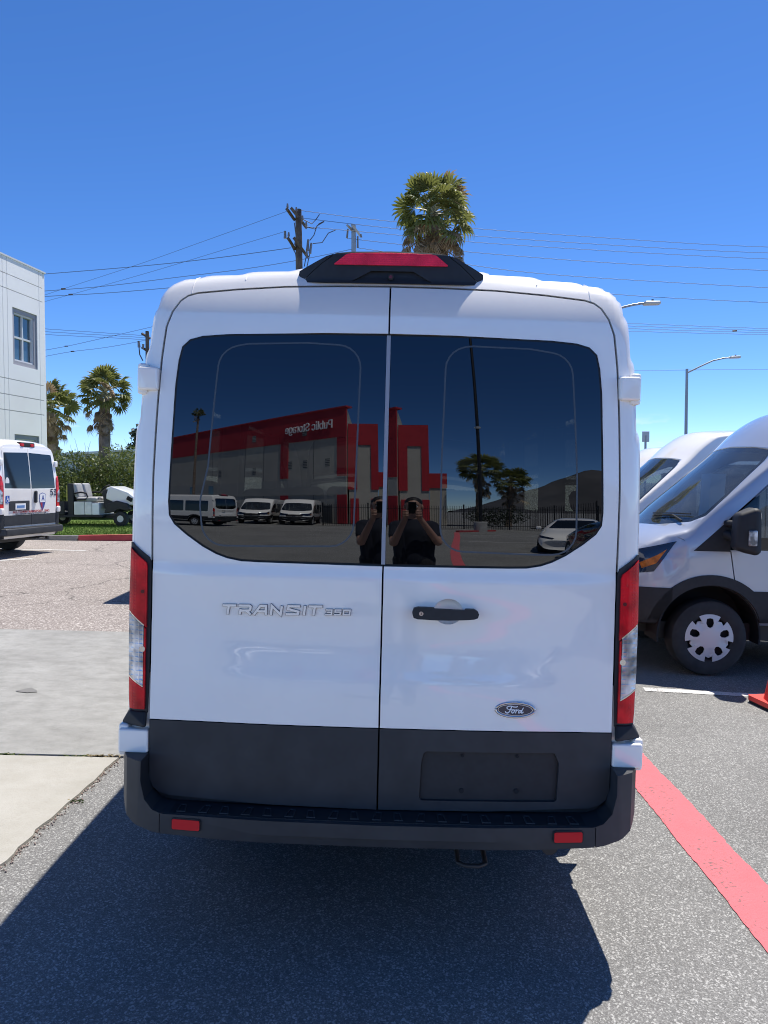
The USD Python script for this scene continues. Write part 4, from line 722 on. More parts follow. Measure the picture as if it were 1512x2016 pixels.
# ------------------------------------------------------------ white utility cart on the lawn (local: x forward to the right, y away)
def build_cart(x, y):
    t = thing('utility_cart', 'white nosed utility cart with grey bench seat parked on the lawn by the bush', 'cart', (x, y, gl(x, y)), rot(math.radians(-4)))
    obj('chassis', cat(rbx(-1.5, .62, -.55, .55, .26, .34, .02), bx(.5, 1.3, -.35, .35, .24, .32)), 'plastic_black', t)
    obj('seat_box', rbx(-.28, .05, -.54, .54, .34, .74, .02), 'paint_cream', t); obj('seat_box', rbx(.06, .27, -.54, .54, .34, .74, .02), 'paint_cream', t); obj('seat_box', rbx(.28, .50, -.54, .54, .34, .70, .02), 'card_white', t)
    obj('seat_cushion', rbx(-.22, .42, -.52, .52, .74, .87, .05), 'vinyl', t, smooth=40)
    for s in (-1, 1):
        obj('seat_back', xf(rbx(-.07, .07, -.22, .22, 0, .46, .06), rot(0, -.22), (-.20, s * .27, .84)), 'vinyl', t, smooth=40)
        obj('arm_rest', tube([(-.28, s * .54, .98), (-.05, s * .55, 1.02), (.12, s * .55, .99), (.16, s * .55, .88), (.08, s * .55, .80), (-.2, s * .55, .80)], .025), 'void', t, smooth=True)
    obj('back_panel', rbx(-.50, -.30, -.50, .50, .30, 1.28, .03), 'plastic_black', t); obj('yellow_strip', bx(-.53, -.505, -.48, .10, .75, 1.22), 'strip_yellow', t); obj('cargo_bed', cat(rbx(-1.5, -.55, -.58, .58, .34, .42, .02), bx(-1.5, -.55, -.58, -.55, .42, .72), bx(-1.5, -.55, .55, .58, .42, .72), bx(-1.5, -1.47, -.55, .55, .42, .72)), 'plastic_black', t)
    hood = Manifold.batch_hull([Manifold.sphere(.05, 12).translate(p) for p in [(a, s * b, c) for s in (-1, 1) for a, b, c in ((.72, .38, 1.12), (.86, .45, 1.15), (1.35, .44, .98), (1.62, .38, .74), (1.60, .38, .66), (1.05, .46, .72), (.74, .45, .85))]])
    obj('front_cowl', hood, 'paint_cream', t, smooth=40); obj('dash_cowl', Manifold.batch_hull([Manifold.sphere(.04, 10).translate(p) for p in [(a, s * b, c) for s in (-1, 1) for a, b, c in ((.60, .42, 1.05), (.74, .42, 1.08), (.66, .42, .55), (.95, .44, .62))]]), 'plastic_black', t, smooth=40)
    for s in (-1, 1):
        obj('fender', Manifold.batch_hull([Manifold.sphere(.03, 10).translate((a, s * b, c)) for b in (.40, .55) for a, c in ((.70, .42), (.78, .66), (1.05, .74), (1.35, .66), (1.45, .52))]) - man(xf(tri(Manifold.cylinder(.6, .27, .27, 24)), np.array([[1, 0, 0], [0, 0, 1], [0, -1., 0]]), (1.16, s * .5 - .3, .25))), 'plastic_black', t, smooth=40)
        hl = obj('headlight', xf(rbx(-.09, .09, -.015, .015, -.06, .06, .012), rot(0, .5), (1.42, s * .485, .82)), 'void', t, smooth=40)
        for wx in (1.16, -1.1):
            R = np.array([[1, 0, 0], [0, 0, 1], [0, -1., 0]]); prof = [(.10, -.09), (.17, -.10), (.215, -.08), (.225, 0), (.215, .08), (.17, .10), (.10, .09), (.10, -.09)]
            w_ = obj('wheel', xf(trimesh.creation.revolve(prof, sections=28), R, (wx, s * .48, .225)), 'tyre', t, smooth=40); obj('rim', xf(trimesh.creation.revolve([(0, .07), (.05, .085), (.06, .06), (.10, .075), (.115, .09), (.115, -.09), (0, -.09)][::1], sections=20), R if s < 0 else R, (wx, s * .48, .225)), 'hub', w_, smooth=40)
            obj('rim', xf(trimesh.creation.revolve([(0, -.07), (.05, -.085), (.06, -.06), (.10, -.075), (.115, -.09), (.115, 0), (0, 0)], sections=20), R, (wx, s * .48, .225)), 'hub', w_, smooth=40)
    obj('steering_wheel', xf(trimesh.creation.torus(.17, .018, 24, 8), rot(0, -.75), (.56, -.22, 1.12)), 'void', t, smooth=True); obj('steering_column', cyl((.56, -.22, 1.12), (.74, -.22, .95), .025), 'void', t)
    return t
noisy('vinyl', (.24, .24, .24), (.36, .36, .35), 8, .6); plain('strip_yellow', (.55, .50, .10), .5)
build_cart(-9.0, 23.6)

# ------------------------------------------------------------ shrubs and trees
def leafmat(name, c0, c1, tr=.3, seed=0.):
    mat(name, {'g': ('geometry', {}), 'r': ('rgb_ramp', {'ramp': [(0, c0), (1, c1)]}), 'd': ('principled_bsdf', {'roughness': .5, 'specular_ior_level': .4}), 't': ('translucent_bsdf', {}), 'm': ('mix_closure', {'fac': tr})},
        [('g.random_per_island', 'r.fac'), ('r.color', 'd.base_color'), ('r.color', 't.color'), ('d.BSDF', 'm.closure1'), ('t.BSDF', 'm.closure2')], surface='m.closure')
leafmat('leaf_bush', (.12, .15, .035), (.42, .44, .17)); leafmat('leaf_bush_light', (.11, .12, .035), (.32, .30, .13)); leafmat('leaf_far', (.02, .035, .015), (.06, .085, .03))
leafmat('frond_green', (.18, .195, .055), (.44, .42, .19), .42); leafmat('frond_dead', (.36, .27, .17), (.60, .50, .36), .3); noisy('trunk', (.12, .085, .06), (.27, .20, .15), 6, .9, .6, 40, .03); noisy('twig', (.10, .08, .06), (.20, .17, .13), 9, .9)
plain('petiole', (.30, .28, .16), .6)
def leaf_cloud(c, rad, n, size, seed, holes=.35, flat=0.):
    r = np.random.default_rng(seed); p = r.normal(0, 1, (n * 3, 3)); p /= np.linalg.norm(p, axis=1, keepdims=True); p *= (r.random((len(p), 1)) ** .45); p = p * rad
    d = meshkit.fbm((p + c) * 1.7 + 5, 3, seed); e = np.linalg.norm(p / rad, axis=1) + (meshkit.fbm((p + c) * .9 + 20, 3, seed + 1) - .5) * .9; p = p[(d > holes) & (e < 1.0)][:n] + c
    return cards(p, size, r)
def cards(p, size, r, up=.35):
    k = len(p); a = r.normal(0, 1, (k, 3)); a[:, 2] += up; a /= np.linalg.norm(a, axis=1, keepdims=True); b = np.cross(a, r.normal(0, 1, (k, 3))); b /= np.linalg.norm(b, axis=1, keepdims=True); c = np.cross(a, b); s = size * r.uniform(.6, 1.4, (k, 1))
    v = np.stack([p - b * s, p + c * s * .45, p + b * s, p - c * s * .45], 1).reshape(-1, 3); q = np.arange(4 * k).reshape(-1, 4); return v, q
def join(parts):
    V, F, n = [], [], 0
    for v, f in parts: V.append(v); F.append(np.asarray(f) + n); n += len(v)
    return np.vstack(V), np.vstack(F)
def shrub(name, label, x, y, blobs, m, seed, size=.05, twigs=24, h=2.4, cat_='bush'):
    z = gl(x, y); t = thing(name, label, cat_, (x, y, z))
    obj('foliage', join([leaf_cloud(np.array(c), np.array(rr), n, size, seed + i) for i, (c, rr, n) in enumerate(blobs)]), m, t, kind='stuff')
    r = np.random.default_rng(seed + 50); tw = []
    for k in range(twigs):
        a = r.uniform(0, 6.28); q = r.uniform(.3, 1.0); e = np.array([math.cos(a) * q * blobs[0][1][0] * 1.1 + blobs[k % len(blobs)][0][0], math.sin(a) * q * .6, h * r.uniform(.75, 1.12)]); b0 = np.array([blobs[k % len(blobs)][0][0] * .7 + r.normal(0, .1), r.normal(0, .1), 0]); mid = b0 * .4 + e * .6 + r.normal(0, .12, 3); tw.append(tube([b0, mid, e], [.022, .012, .004], 5))
    obj('stem', cat(*tw), 'twig', t, kind='stuff')
shrub('bush', 'dense green bush behind the utility cart', -10.0, 27.2, [((-1.2, 0, 1.15), (1.6, 1.2, 1.25), 9800), ((.7, .1, 1.25), (1.6, 1.2, 1.35), 10500), ((0, -.5, .6), (2.2, 1.0, .8), 6000)], 'leaf_bush', 21, .05, 30, 2.5)
shrub('bush', 'sparse lighter bush with bare twigs, right of the dense one', -7.6, 27.4, [((-.1, 0, 1.15), (1.3, 1.1, 1.35), 4200), ((1.0, .2, .9), (1.2, 1.0, 1.2), 2400)], 'leaf_bush_light', 31, .045, 60, 2.75)
shrub('tree', 'small dark tree far beyond the bush, left of the palm trunk', -15.2, 50.0, [((0, 0, 2.9), (1.5, 1.3, 1.8), 2600), ((.5, 0, 1.4), (1.2, 1, 1.4), 1200)], 'leaf_far', 41, .16, 10, 3.9, 'tree')
shrub('tree', 'small dark tree far beyond the bush, right of the palm trunk', -13.3, 51.5, [((0, 0, 2.6), (1.2, 1.1, 1.3), 1600)], 'leaf_far', 45, .16, 8, 3.4, 'tree')

def frond_mesh(r, L, R, droop, dead=False):
    """one fan leaf: folded leaflets spreading from the end of a stalk, split tips hanging; local: stalk along +x, up +z"""
    n = r.integers(13, 17); V, F = [], []; span = 2.0 if not dead else 1.3; twist = r.normal(0, .25)
    def pt(rho, a, side):
        q = rho / R; hang = droop * q ** 2 * R + R * max(0, q - .62) ** 1.4 * (1.0 if not dead else 1.8) * (1 + .4 * abs(a))
        return np.array([L + rho * math.cos(a) * (1 - .25 * max(0, q - .6)), rho * math.sin(a) * (1.0 if not dead else .6), -hang + .045 * side * (1 - .4 * q) + .12 * R * q * math.cos(a)])
    for k in range(n):
        a = -span + 2 * span * (k + .5) / n + r.normal(0, .025); wa = span / n * 1.05; ll = R * r.uniform(.84, 1.05) * (1 - .10 * abs(a) / span)
        k0 = len(V); V += [pt(.03, a, 0), pt(ll * .55, a - wa, -1), pt(ll * .55, a, 1), pt(ll * .55, a + wa, -1), pt(ll * .80, a - wa * .42, 0), pt(ll * .80, a + wa * .42, 0), pt(ll, a + r.normal(0, .03), 0)]
        F += [(k0, k0 + 1, k0 + 2), (k0, k0 + 2, k0 + 3), (k0 + 1, k0 + 4, k0 + 2), (k0 + 2, k0 + 4, k0 + 5), (k0 + 2, k0 + 5, k0 + 3), (k0 + 4, k0 + 6, k0 + 5)]
    V = np.array(V) - (L, 0, 0); V = V @ rot(0, 0, twist).T + (L, 0, 0)
    st = tube([(0, 0, 0), (L * .55, 0, .03), (L + .05, 0, -.0)], [.034, .024, .016], 4)
    return V, np.array(F), st
def fan_palm(name, label, x, y, z0, zc, rad, seed, group=None, nl=46, nd=34, tr=(.24, .19), skirt=.9):
    r = np.random.default_rng(seed); t = thing(name, label, 'palm tree', (x, y, z0), None, group); h = zc - z0
    zz = np.linspace(-.2, h, 26); bend = .15 * np.sin(zz / h * 2 + seed); rr = np.interp(zz / h, [0, .08, 1], [tr[0] * 1.4, tr[0], tr[1]]) * (1 + .05 * np.sin(zz * 9) + r.normal(0, .02, 26)); b0 = bend[-1]
    obj('trunk', tube(np.c_[bend - b0, np.zeros(26), zz], rr, 14), 'trunk', t, smooth=50)
    def place(nm, el, az, L, fr, droop, dead, m, dz):
        v, f, st = frond_mesh(r, L, fr, droop, dead); R_ = rot(az, -el); roll_ = rot(0, 0, r.normal(0, .4)); o = obj(nm, (v @ (R_ @ roll_).T + (0, 0, h + dz), f), m, t)
        obj('stalk', (st.vertices @ R_.T + (0, 0, h + dz), st.faces), 'petiole' if not dead else 'frond_dead', o)
    for k in range(nl):
        u = (k + .5) / nl; el = math.asin(.98 - 1.62 * u) + r.normal(0, .10); az = k * 2.39996 + r.normal(0, .25); L = rad * r.uniform(.44, .60); fr = rad * r.uniform(.40, .50)
        place('frond', el, az, L, fr, .05 + .30 * u * r.random(), False, 'frond_green' if r.random() > .06 + .25 * max(0, u - .5) else 'frond_dead', .1 + .2 * (1 - u))
    for k in range(nd):
        el = math.radians(-25 - 58 * r.random() ** .8); az = r.uniform(0, 6.28); place('dead_frond', el, az, rad * r.uniform(.35, .6), rad * r.uniform(.34, .50), .2, True, 'frond_dead', -skirt * r.random() ** 1.3)
    return t
def px(u, v, y):   # a point of the view at depth y
    return 756 and ((u - 756) / FPX * y * 1.0008, CAM_H + (948 - v) / FPX * y * 1.0)
X_, Z_ = px(853, 436, 30); fan_palm('palm_tree', 'tall fan palm with shaggy brown skirt rising right behind the white van roof', X_, 30.0, .0, Z_, 1.80, 5, skirt=1.0, nl=40, nd=56, tr=(.22, .20))
X_, Z_ = px(209, 785, 29); fan_palm('palm_tree', 'short fan palm behind the bush, full crown in view', X_, 29.0, .3, Z_, 1.16, 6, skirt=.8, tr=(.22, .19), nl=34, nd=24)
X_, Z_ = px(104, 812, 36); fan_palm('palm_tree', 'short fan palm half hidden by the corner of the white building', X_, 36.0, .3, Z_, 1.45, 9, skirt=.9, tr=(.26, .22), nl=34, nd=24)
# ------------------------------------------------------------ low grey building beyond the bush
t = thing('warehouse', 'low grey building with a sloping roof line beyond the bush', 'building', (-15, 47, .4))
obj('wall', prism_y(Polygon([(-6, 0), (9.5, 0), (9.5, 2.75), (1.2, 3.22), (-6, 2.8)]), 0, 12), 'stucco_grey', t); obj('roof_edge', prism_y(Polygon([(-6.1, 2.8), (1.2, 3.22), (9.6, 2.75), (9.6, 2.9), (1.2, 3.37), (-6.1, 2.95)]), -.15, 12.1), 'metal_grey', t)
# ------------------------------------------------------------ white tilt-up building on the left
noisy('panel_white', (.80, .795, .78), (.85, .845, .83), .7, .75, .12, 30)
plain('frame_grey', (.34, .33, .36), .6); plain('frame_light', (.62, .63, .64), .5); plain('joint', (.30, .30, .32), .8)
WD_ = np.array([.155, 1.0]) / math.hypot(.155, 1); WX, WY, WH = -13.62, 31.0, 10.0
bl = thing('white_building', 'white building of large scored panels with square windows, left edge', 'building', (WX, WY, 0), rot(-math.atan2(.155, 1)))
# local: wall plane x = 0 facing +x, running along -y from the corner at y = 0
vy = [0, -.55, -2.62, -2.95, -3.35, -8.2, -8.6, -13.0, -18.0]; hz = [0, 2.25, 3.1, 4.55, 5.5, 8.78, 9.35, 10.0]
holes = []
for a, b in ((-1.95, -.40),):
    holes += [(a, b, 6.12, 8.25), (a, b, 1.7, 3.50)]
holes += [(-6.6, -5.0, 6.15, 8.28), (-6.6, -5.0, 1.9, 3.75), (-11.6, -10, 6.15, 8.28)]
vl = [0, -.25, -2.24, -2.50, -2.95, -7.9, -8.2, -13.0, -18.0]; zl = [0, 2.28, 4.37, 4.95, 5.54, 8.86, 9.40, 10.02]
hu = unary_union([sbox(a, c, b, d) for a, b, c, d in holes])
for i in range(len(vl) - 1):
    for k in range(len(zl) - 1):
        pp = sbox(vl[i + 1] + .013, zl[k] + .013, vl[i] - .013, zl[k + 1] - .013 if k < len(zl) - 2 else zl[k + 1]).difference(hu.buffer(.001))
        if pp.is_empty: continue
        obj('panel', prism_x(pp, -.16, 0), 'panel_white', bl)
obj('wall', mbox(-11, -.03, -18, -.0, 0, 9.9) - Manifold.batch_boolean([mbox(-.6, 1, a, b, c, d) for a, b, c, d in holes], __import__('manifold3d').OpType.Add), 'joint', bl)
obj('end_wall', mbox(-11, -.012, -.0, .15, 0, 10.0), 'panel_white', bl)
obj('parapet', bx(-11, .03, -18, .18, 10.02, 10.08), 'frame_light', bl)
for a, b, c, d in holes:
    fr = sbox(a, c, b, d); o = obj('window', prism_x(fr.difference(fr.buffer(-.16, join_style=2)), -.22, -.05), 'frame_grey', bl)
    inn = fr.buffer(-.16, join_style=2); obj('inner_frame', prism_x(inn.difference(inn.buffer(-.06, join_style=2)), -.28, -.09), 'frame_light', o)
    x0, y0, x1, y1 = inn.bounds; cx, cy = (x0 + x1) / 2, (y0 + y1) / 2
    obj('mullion', prism_x(unary_union([sbox(cx - .035, y0, cx + .035, y1), sbox(x0, cy - .035, x1, cy + .035)]), -.25, -.12), 'frame_light', o)
    for (p0, q0, p1, q1) in ((x0, y0, cx, cy), (cx, y0, x1, cy), (x0, cy, cx, y1), (cx, cy, x1, y1)): obj('pane', prism_x(sbox(p0 + .02, q0 + .02, p1 - .02, q1 - .02), -.20, -.19), 'glass_office', o)
# ------------------------------------------------------------ poles and overhead wires
noisy('wood_pole', (.045, .032, .025), (.11, .08, .06), 3, .9, .3, 40, coord='texture_coordinate.object'); plain('steel_pole', (.30, .31, .32), .45, metallic=.5); plain('wire', (.06, .06, .07), .6); plain('porcelain', (.16, .15, .15), .3); plain('lamp_grey', (.45, .45, .45), .4, metallic=.3)
def P3(u, v, y): x, z = px(u, v, y); return np.array([x, y, z])
def pole_thing(label, u, vtop, y, rad, m, lean=0.):
    top = P3(u, vtop, y); t = thing('utility_pole', label, 'utility pole', (top[0], y, -.2))
    obj('pole', tube([(lean, 0, 0), (lean * .5, 0, top[2] * .5), (0, 0, top[2] + .2)], [rad * 1.25, rad * 1.1, rad * .85], 12), m, t, smooth=50)
    return t, np.array([top[0], y, -.2])
t, o = pole_thing('brown wooden utility pole with double crossarms above the van roof', 590, 421, 36, .17, 'wood_pole', .15)
arms = []
for (a, b, c, d) in ((568, 420, 582, 440), (577, 419, 605, 455), (570, 476, 583, 496), (582, 476, 607, 511)):
    ya = 35.0; p, q = P3(a, b, ya), P3(c, d, ya + 2.3 * (c - a) / 30); dirv = (q - p) / np.linalg.norm(q - p); side_ = np.cross(dirv, (0, 0, 1)); m = cyl(p - o, q - o, .09, n=4); obj('crossarm', m, 'wood_pole', t)
for (u, v) in ((569, 417), (586, 424), (598, 440), (605, 452), (571, 472), (584, 488), (606, 508)):
    p = P3(u, v, 35.6) - o; obj('insulator', cat(cyl(p, p + (0, 0, .18), .06, .035), cyl(p + (0, 0, -.1), p, .02)), 'porcelain', t, smooth=40)
for (u0, v0, u1, v1) in ((564, 462, 564, 476), (609, 478, 607, 500), (615, 485, 612, 505)):
    p, q = P3(u0, v0, 36) - o, P3(u1, v1, 36) - o; obj('cutout', cyl(q, p, .07, .05), 'porcelain', t, smooth=40)
for pts in ([(600, 440), (616, 448), (624, 440), (631, 430)], [(606, 454), (622, 458), (630, 448), (640, 443)], [(612, 480), (620, 470), (626, 452), (640, 444)], [(618, 486), (636, 484), (648, 466), (662, 460)], [(607, 500), (604, 515), (601, 530)], [(612, 505), (609, 518), (606, 532)], [(582, 446), (585, 470), (586, 500)], [(576, 490), (584, 505), (586, 520)]):
    obj('jumper_cable', tube([P3(u, v, 36.2) - o for u, v in pts], .022, 5), 'wire', t, smooth=True)
t, o = pole_thing('grey steel utility pole, thinner, between the wooden one and the tall palm', 697, 451, 46, .16, 'steel_pole')
for (a, b, c, d) in ((685, 451, 697, 463), (694, 450, 710, 471)):
    p, q = P3(a, b, 45), P3(c, d, 45 + 3 * (c - a) / 25); obj('crossarm', cyl(p - o, q - o, .09, n=4), 'steel_pole', t)
for (u0, v0, u1, v1) in ((686, 458, 684, 475), (705, 472, 705, 494), (711, 468, 712, 474)):
    obj('insulator', cyl(P3(u1, v1, 46) - o, P3(u0, v0, 46) - o, .06, .05), 'porcelain', t, smooth=40)
t, o = pole_thing('far brown utility pole peeking out left of the van hinge', 294, 655, 62, .17, 'wood_pole')
for (a, b, c, d) in ((283, 659, 300, 669), (283, 686, 300, 697)): obj('crossarm', cyl(P3(a, b, 62) - o, P3(c, d, 62.5) - o, .10, n=4), 'wood_pole', t)
obj('cutout', cyl(P3(278, 686, 62) - o, P3(277, 674, 62) - o, .12, .09), 'porcelain', t); obj('jumper_cable', tube([P3(278, 686, 62) - o, P3(279, 700, 62) - o, P3(285, 712, 62) - o], .05, 5), 'wire', t); obj('insulator', cyl(P3(286, 680, 62) - o, P3(286, 690, 62) - o, .1, .06), 'porcelain', t)
def wire(label, pts, y0, y1, r=.016, blob=None):
    r = r * .72
    us = [p[0] for p in pts]; q = [P3(u, v, y0 + (y1 - y0) * (u - us[0]) / (us[-1] - us[0])) for u, v in pts]; q = np.array(q)
    s = np.r_[0, np.cumsum(np.linalg.norm(np.diff(q, axis=0), axis=1))]; tt = np.linspace(0, s[-1], 24); k = np.c_[[PchipInterpolator(s, q[:, i])(tt) if len(pts) > 2 else np.interp(tt, s, q[:, i]) for i in range(3)]].T
    if len(pts) == 2: k[:, 2] -= .0
    m = tube(k, r, 5)
    if blob is not None: b = P3(*blob); m = cat(m, cyl(b - (.13, 0, .0), b + (.13, 0, .01), .045))
    obj('overhead_wire', m, 'wire', None, smooth=True, label=label, category='wire', group='overhead wires crossing the sky')
wire('topmost overhead wire running right from the wooden pole top', [(583, 421), (765, 443), (929, 457), (1340, 485), (1620, 496)], 36, 42)
wire('second overhead wire down right of the tall palm', [(598, 437), (765, 456), (927, 471), (1340, 497), (1620, 507)], 36, 42)
wire('third overhead wire down right of the tall palm', [(606, 454), (765, 468), (926, 483), (1340, 508), (1620, 520)], 36, 42)
wire('fourth overhead wire, from the steel pole past the foot of the palm crown', [(684, 476), (782, 487), (920, 502), (1340, 531), (1620, 541)], 46, 44, .02)
wire('fifth overhead wire, skimming the right end of the van roof', [(705, 494), (800, 508), (1033, 541), (1340, 562), (1620, 576)], 46, 44, .02)
wire('sixth overhead wire, just above the near street lamp head', [(1000, 562), (1226, 585), (1340, 592), (1620, 603)], 44, 44, .02)
for k, nm in enumerate(('top', 'second', 'third', 'lowest')): wire(f'{nm} strand of the four wire bundle between the two street lamps', [(1150, 636 + 5 * k), (1245, 640 + 5 * k), (1512, 650 + 4 * k), (1640, 654 + 4 * k)], 50, 48, .018, (1440, 654, 48.4) if k == 1 else None)
wire('thin low wire crossing the far street lamp pole top', [(1180, 731), (1348, 730), (1640, 727)], 60, 60, .02)
wire('overhead wire from the wooden pole lower arm to the white building roof', [(575, 494), (300, 527.6), (88, 545), (-60, 556)], 36, 40, .02)
wire('overhead wire meeting the roof corner of the van, upper of two on the left', [(696, 496), (510, 531), (351, 551), (200, 569), (89, 577.6), (-60, 590)], 46, 42, .02)
wire('overhead wire below the roof corner line on the left', [(600, 546), (315, 573), (200, 582), (88, 588), (-60, 597)], 42, 42, .02)
wire('thin wire sagging from the wooden pole top down to the left', [(568, 424), (410, 480), (300, 518.7), (132, 573), (89, 587), (-60, 640)], 36, 48, .012, (132, 573, 47))
wire('thin wire sagging from the wooden pole middle down to the left', [(563, 463), (505, 480), (300, 541), (146, 584), (90, 599), (-60, 650)], 36, 48, .012, (146, 584, 47))
for k, nm in enumerate(('upper', 'middle', 'lower')): wire(f'{nm} of three far wires from the building to the far pole', [(300, 664 + 4 * k), (270, 662 + 4 * k), (92, 650 + 5.5 * k), (-60, 640 + 6 * k)], 62, 60, .022)
wire('far wire climbing right above the palms, upper of two', [(330, 640), (200, 670), (136, 684), (92, 692), (-60, 724)], 62, 60, .022, (136, 684, 60))
wire('far wire climbing right above the palms, lower of two', [(300, 670), (200, 688), (148, 694), (92, 704), (-60, 736)], 62, 60, .022, (148, 694, 60))
def street_lamp(label, u, vt, y, pts, rad):
    top = P3(u, vt, y); o = np.array([top[0], y, -.2]); t = thing('street_lamp', label, 'street lamp', o)
    obj('pole', tube([(0, 0, 0), (0, 0, (top - o)[2])], [rad * 1.25, rad * .8], 12), 'steel_pole', t, smooth=50)
    a = [P3(a, b, y) - o for a, b in pts]; obj('arm', tube(a[:-1], .05, 8), 'steel_pole', t, smooth=True)
    e, f = a[-2], a[-1]; h = Manifold.batch_hull([Manifold.sphere(.07, 10).translate(tuple(q)) for q in (e - (.05, .14, 0), e + (-.05, .14, 0), f - (0, .10, -.03), f + (0, .10, .03))]); obj('lamp_head', h, 'lamp_grey', t, smooth=50)
    s = (e + f) / 2; obj('light_sensor', cyl(s + (0, 0, .05), s + (0, 0, .17), .05), 'void', t)
street_lamp('far street lamp with long curved arm above the right vans', 1348, 728, 50, [(1350, 735), (1372, 724), (1398, 712), (1420, 707), (1435, 705.5), (1450, 706)], .105)
street_lamp('near street lamp whose head pokes out right of the van roof', 1195, 612, 32, [(1196, 616), (1215, 610), (1240, 604), (1258, 601), (1267, 601), (1291, 602)], .10)
t = thing('road_sign', 'grey back of a small road sign over the far van roof', 'sign', (P3(1269, 860, 32)[0], 32, -.2))
zc = P3(1269, 860, 32)[2] + .2; obj('post', cyl((0, 0, 0), (0, 0, zc + .05), .05), 'steel_pole', t); obj('panel', rbx(-.15, .15, -.03, .0, zc - .22, zc + .22, .012), 'lamp_grey', t)
# ------------------------------------------------------------ traffic cone at the right edge
noisy('cone_orange', (.62, .035, .03), (.75, .06, .045), 5, .55, coord='texture_coordinate.object'); plain('cone_band', (.75, .75, .74), .4)
t = thing('traffic_cone', 'red orange traffic cone on a square base at the right edge', 'traffic cone', at(3.14, 5.98, .0), TILT @ rot(math.radians(8)))
b = tri(prism_z(rounded(sbox(-.19, -.19, .19, .19), .03), .022, .06)); obj('base', b, 'cone_orange', t); obj('foot', prism_z(rounded(sbox(-.185, -.185, .185, .185), .03), 0, .0225), 'void', t)
obj('cone', trimesh.creation.revolve([(.0, .058), (.145, .058), (.14, .075), (.032, .70), (.026, .715), (0, .715)], sections=40), 'cone_orange', t, smooth=40)
obj('band', trimesh.creation.revolve([(.1035, .30), (.106, .30), (.079, .455), (.0765, .455), (.1035, .30)], sections=40), 'cone_band', t, smooth=40)
# ------------------------------------------------------------ what stands behind the photographer (seen in the rear glass)
noisy('stucco_beige', (.40, .37, .31), (.46, .43, .37), .8, .9, .2, 60); noisy('stucco_red', (.40, .018, .03), (.46, .025, .04), .8, .85, .2, 60); noisy('stucco_belt', (.36, .345, .31), (.40, .385, .345), .8, .9)
plain('fence_black', (.008, .008, .009), .5); plain('door_grey', (.06, .065, .07), .5); noisy('rock', (.03, .031, .036), (.06, .058, .06), .006, 1.0, coord='geometry.position'); noisy('pole_base', (.30, .29, .27), (.40, .39, .36), 4, .9)
dv = np.array([-.76, -.65, 0]); nv = np.array([-.65, .76, 0]); WR = np.c_[dv, [0, 0, 1], nv]           # columns: along the wall, up, outward
ANG = math.atan2(-.65, -.76)
SO = np.array([-2.05, -30.0, 0]); L_, H_ = 26.0, 13.2
t = thing('storage_building', 'red and beige storage building mirrored in the rear glass', 'building', SO, None)
def on_wall(poly, z0, z1): return xf(cs(poly).extrude(z1 - z0), WR, tuple(nv * z0))    # polygon in (along, up)
obj('wall', prism_z(Polygon([(0, 0), tuple(dv[:2] * L_), tuple(dv[:2] * L_ + (5, -16)), (.1, -16)]), 0, H_), 'stucco_beige', t)
obj('top_band', on_wall(sbox(-.02, 9.9, L_, H_ + .1), 0, .10), 'stucco_red', t); obj('cornice', on_wall(sbox(-.1, H_ + .1, L_, H_ + .3), -.4, .2), 'stucco_red', t)
for a in (.0, 6.0): 
    obj('stripe', on_wall(sbox(a, 5.4, a + .85, 9.9), 0, .08), 'stucco_red', t); obj('stripe', on_wall(sbox(a, 0, a + .85, 3.3), 0, .08), 'stucco_red', t)
obj('belt', on_wall(sbox(0, 3.3, L_, 5.2), 0, .05), 'stucco_belt', t)
for a in (3.2, 9.0, 11.5, 16.5): obj('joint', on_wall(sbox(a, 0, a + .05, 9.9), 0, .004), 'door_grey', t)
for a, z in ((1.6, 6.6), (3.9, 6.6), (5.6, 6.6), (10.0, 6.2), (15, 6.2), (3.9, 10.5), (10.0, 10.6)):
    v_ = obj('vent', on_wall(sbox(a, z, a + .45, z + .9), .0, .012 if z < 9 else .115), 'door_grey', t)
    for k in range(4): obj('slat', on_wall(sbox(a, z + .1 + .2 * k, a + .45, z + .18 + .2 * k), .012 if z < 9 else .115, .03 if z < 9 else .13), 'stucco_belt', v_)
for a in (16.2, 19.5): obj('window', on_wall(sbox(a, 2.4, a + .8, 4.9), .0, .06), 'glass_office', t)
obj('service_door', on_wall(sbox(1.4, 0, 2.3, 2.1), .0, .06), 'door_grey', t)
w = text('Public Storage', 1.02, False, .08); w.apply_scale([5.0 / w.extents[0], 1, 1]); obj('sign_lettering', xf(w, WR, tuple(dv * 1.15 + np.array([0, 0, 11.05]) + nv * .16)), 'letter_white', t)
t2 = thing('storage_tower', 'narrow red and beige tower at the end of the mirrored storage building', 'building', (-1.95, -30.6, 0))
obj('wall', bx(0, 1.95, -9, 0, 0, 11.4), 'stucco_beige', t2); obj('red_frame', cat(bx(-.05, 2.0, 0, .1, 9.0, 11.5)), 'stucco_red', t2); obj('red_frame', bx(1.5, 2.0, 0, .1, 3.9, 9.0), 'stucco_red', t2); obj('red_frame', bx(-.05, .55, 0, .1, 3.9, 9.0), 'stucco_red', t2)
obj('red_frame', bx(.1, .65, 0, .1, 0, 2.9), 'stucco_red', t2); obj('red_frame', bx(1.5, 2.0, 0, .1, 0, 2.9), 'stucco_red', t2)
t3 = thing('storage_annex', 'low annex with red top beside the mirrored storage tower', 'building', (.05, -31.5, 0))
obj('wall', bx(0, 1.15, -8, 0, 0, 5.9), 'stucco_beige', t3); obj('red_top', bx(-.05, 1.2, 0, .1, 4.3, 6.0), 'stucco_red', t3)
copy_of(main_van, 'white van facing the lot by the mirrored storage building, right of two', (-4.75, -30.6, .1), TILT @ rot(0), GV)
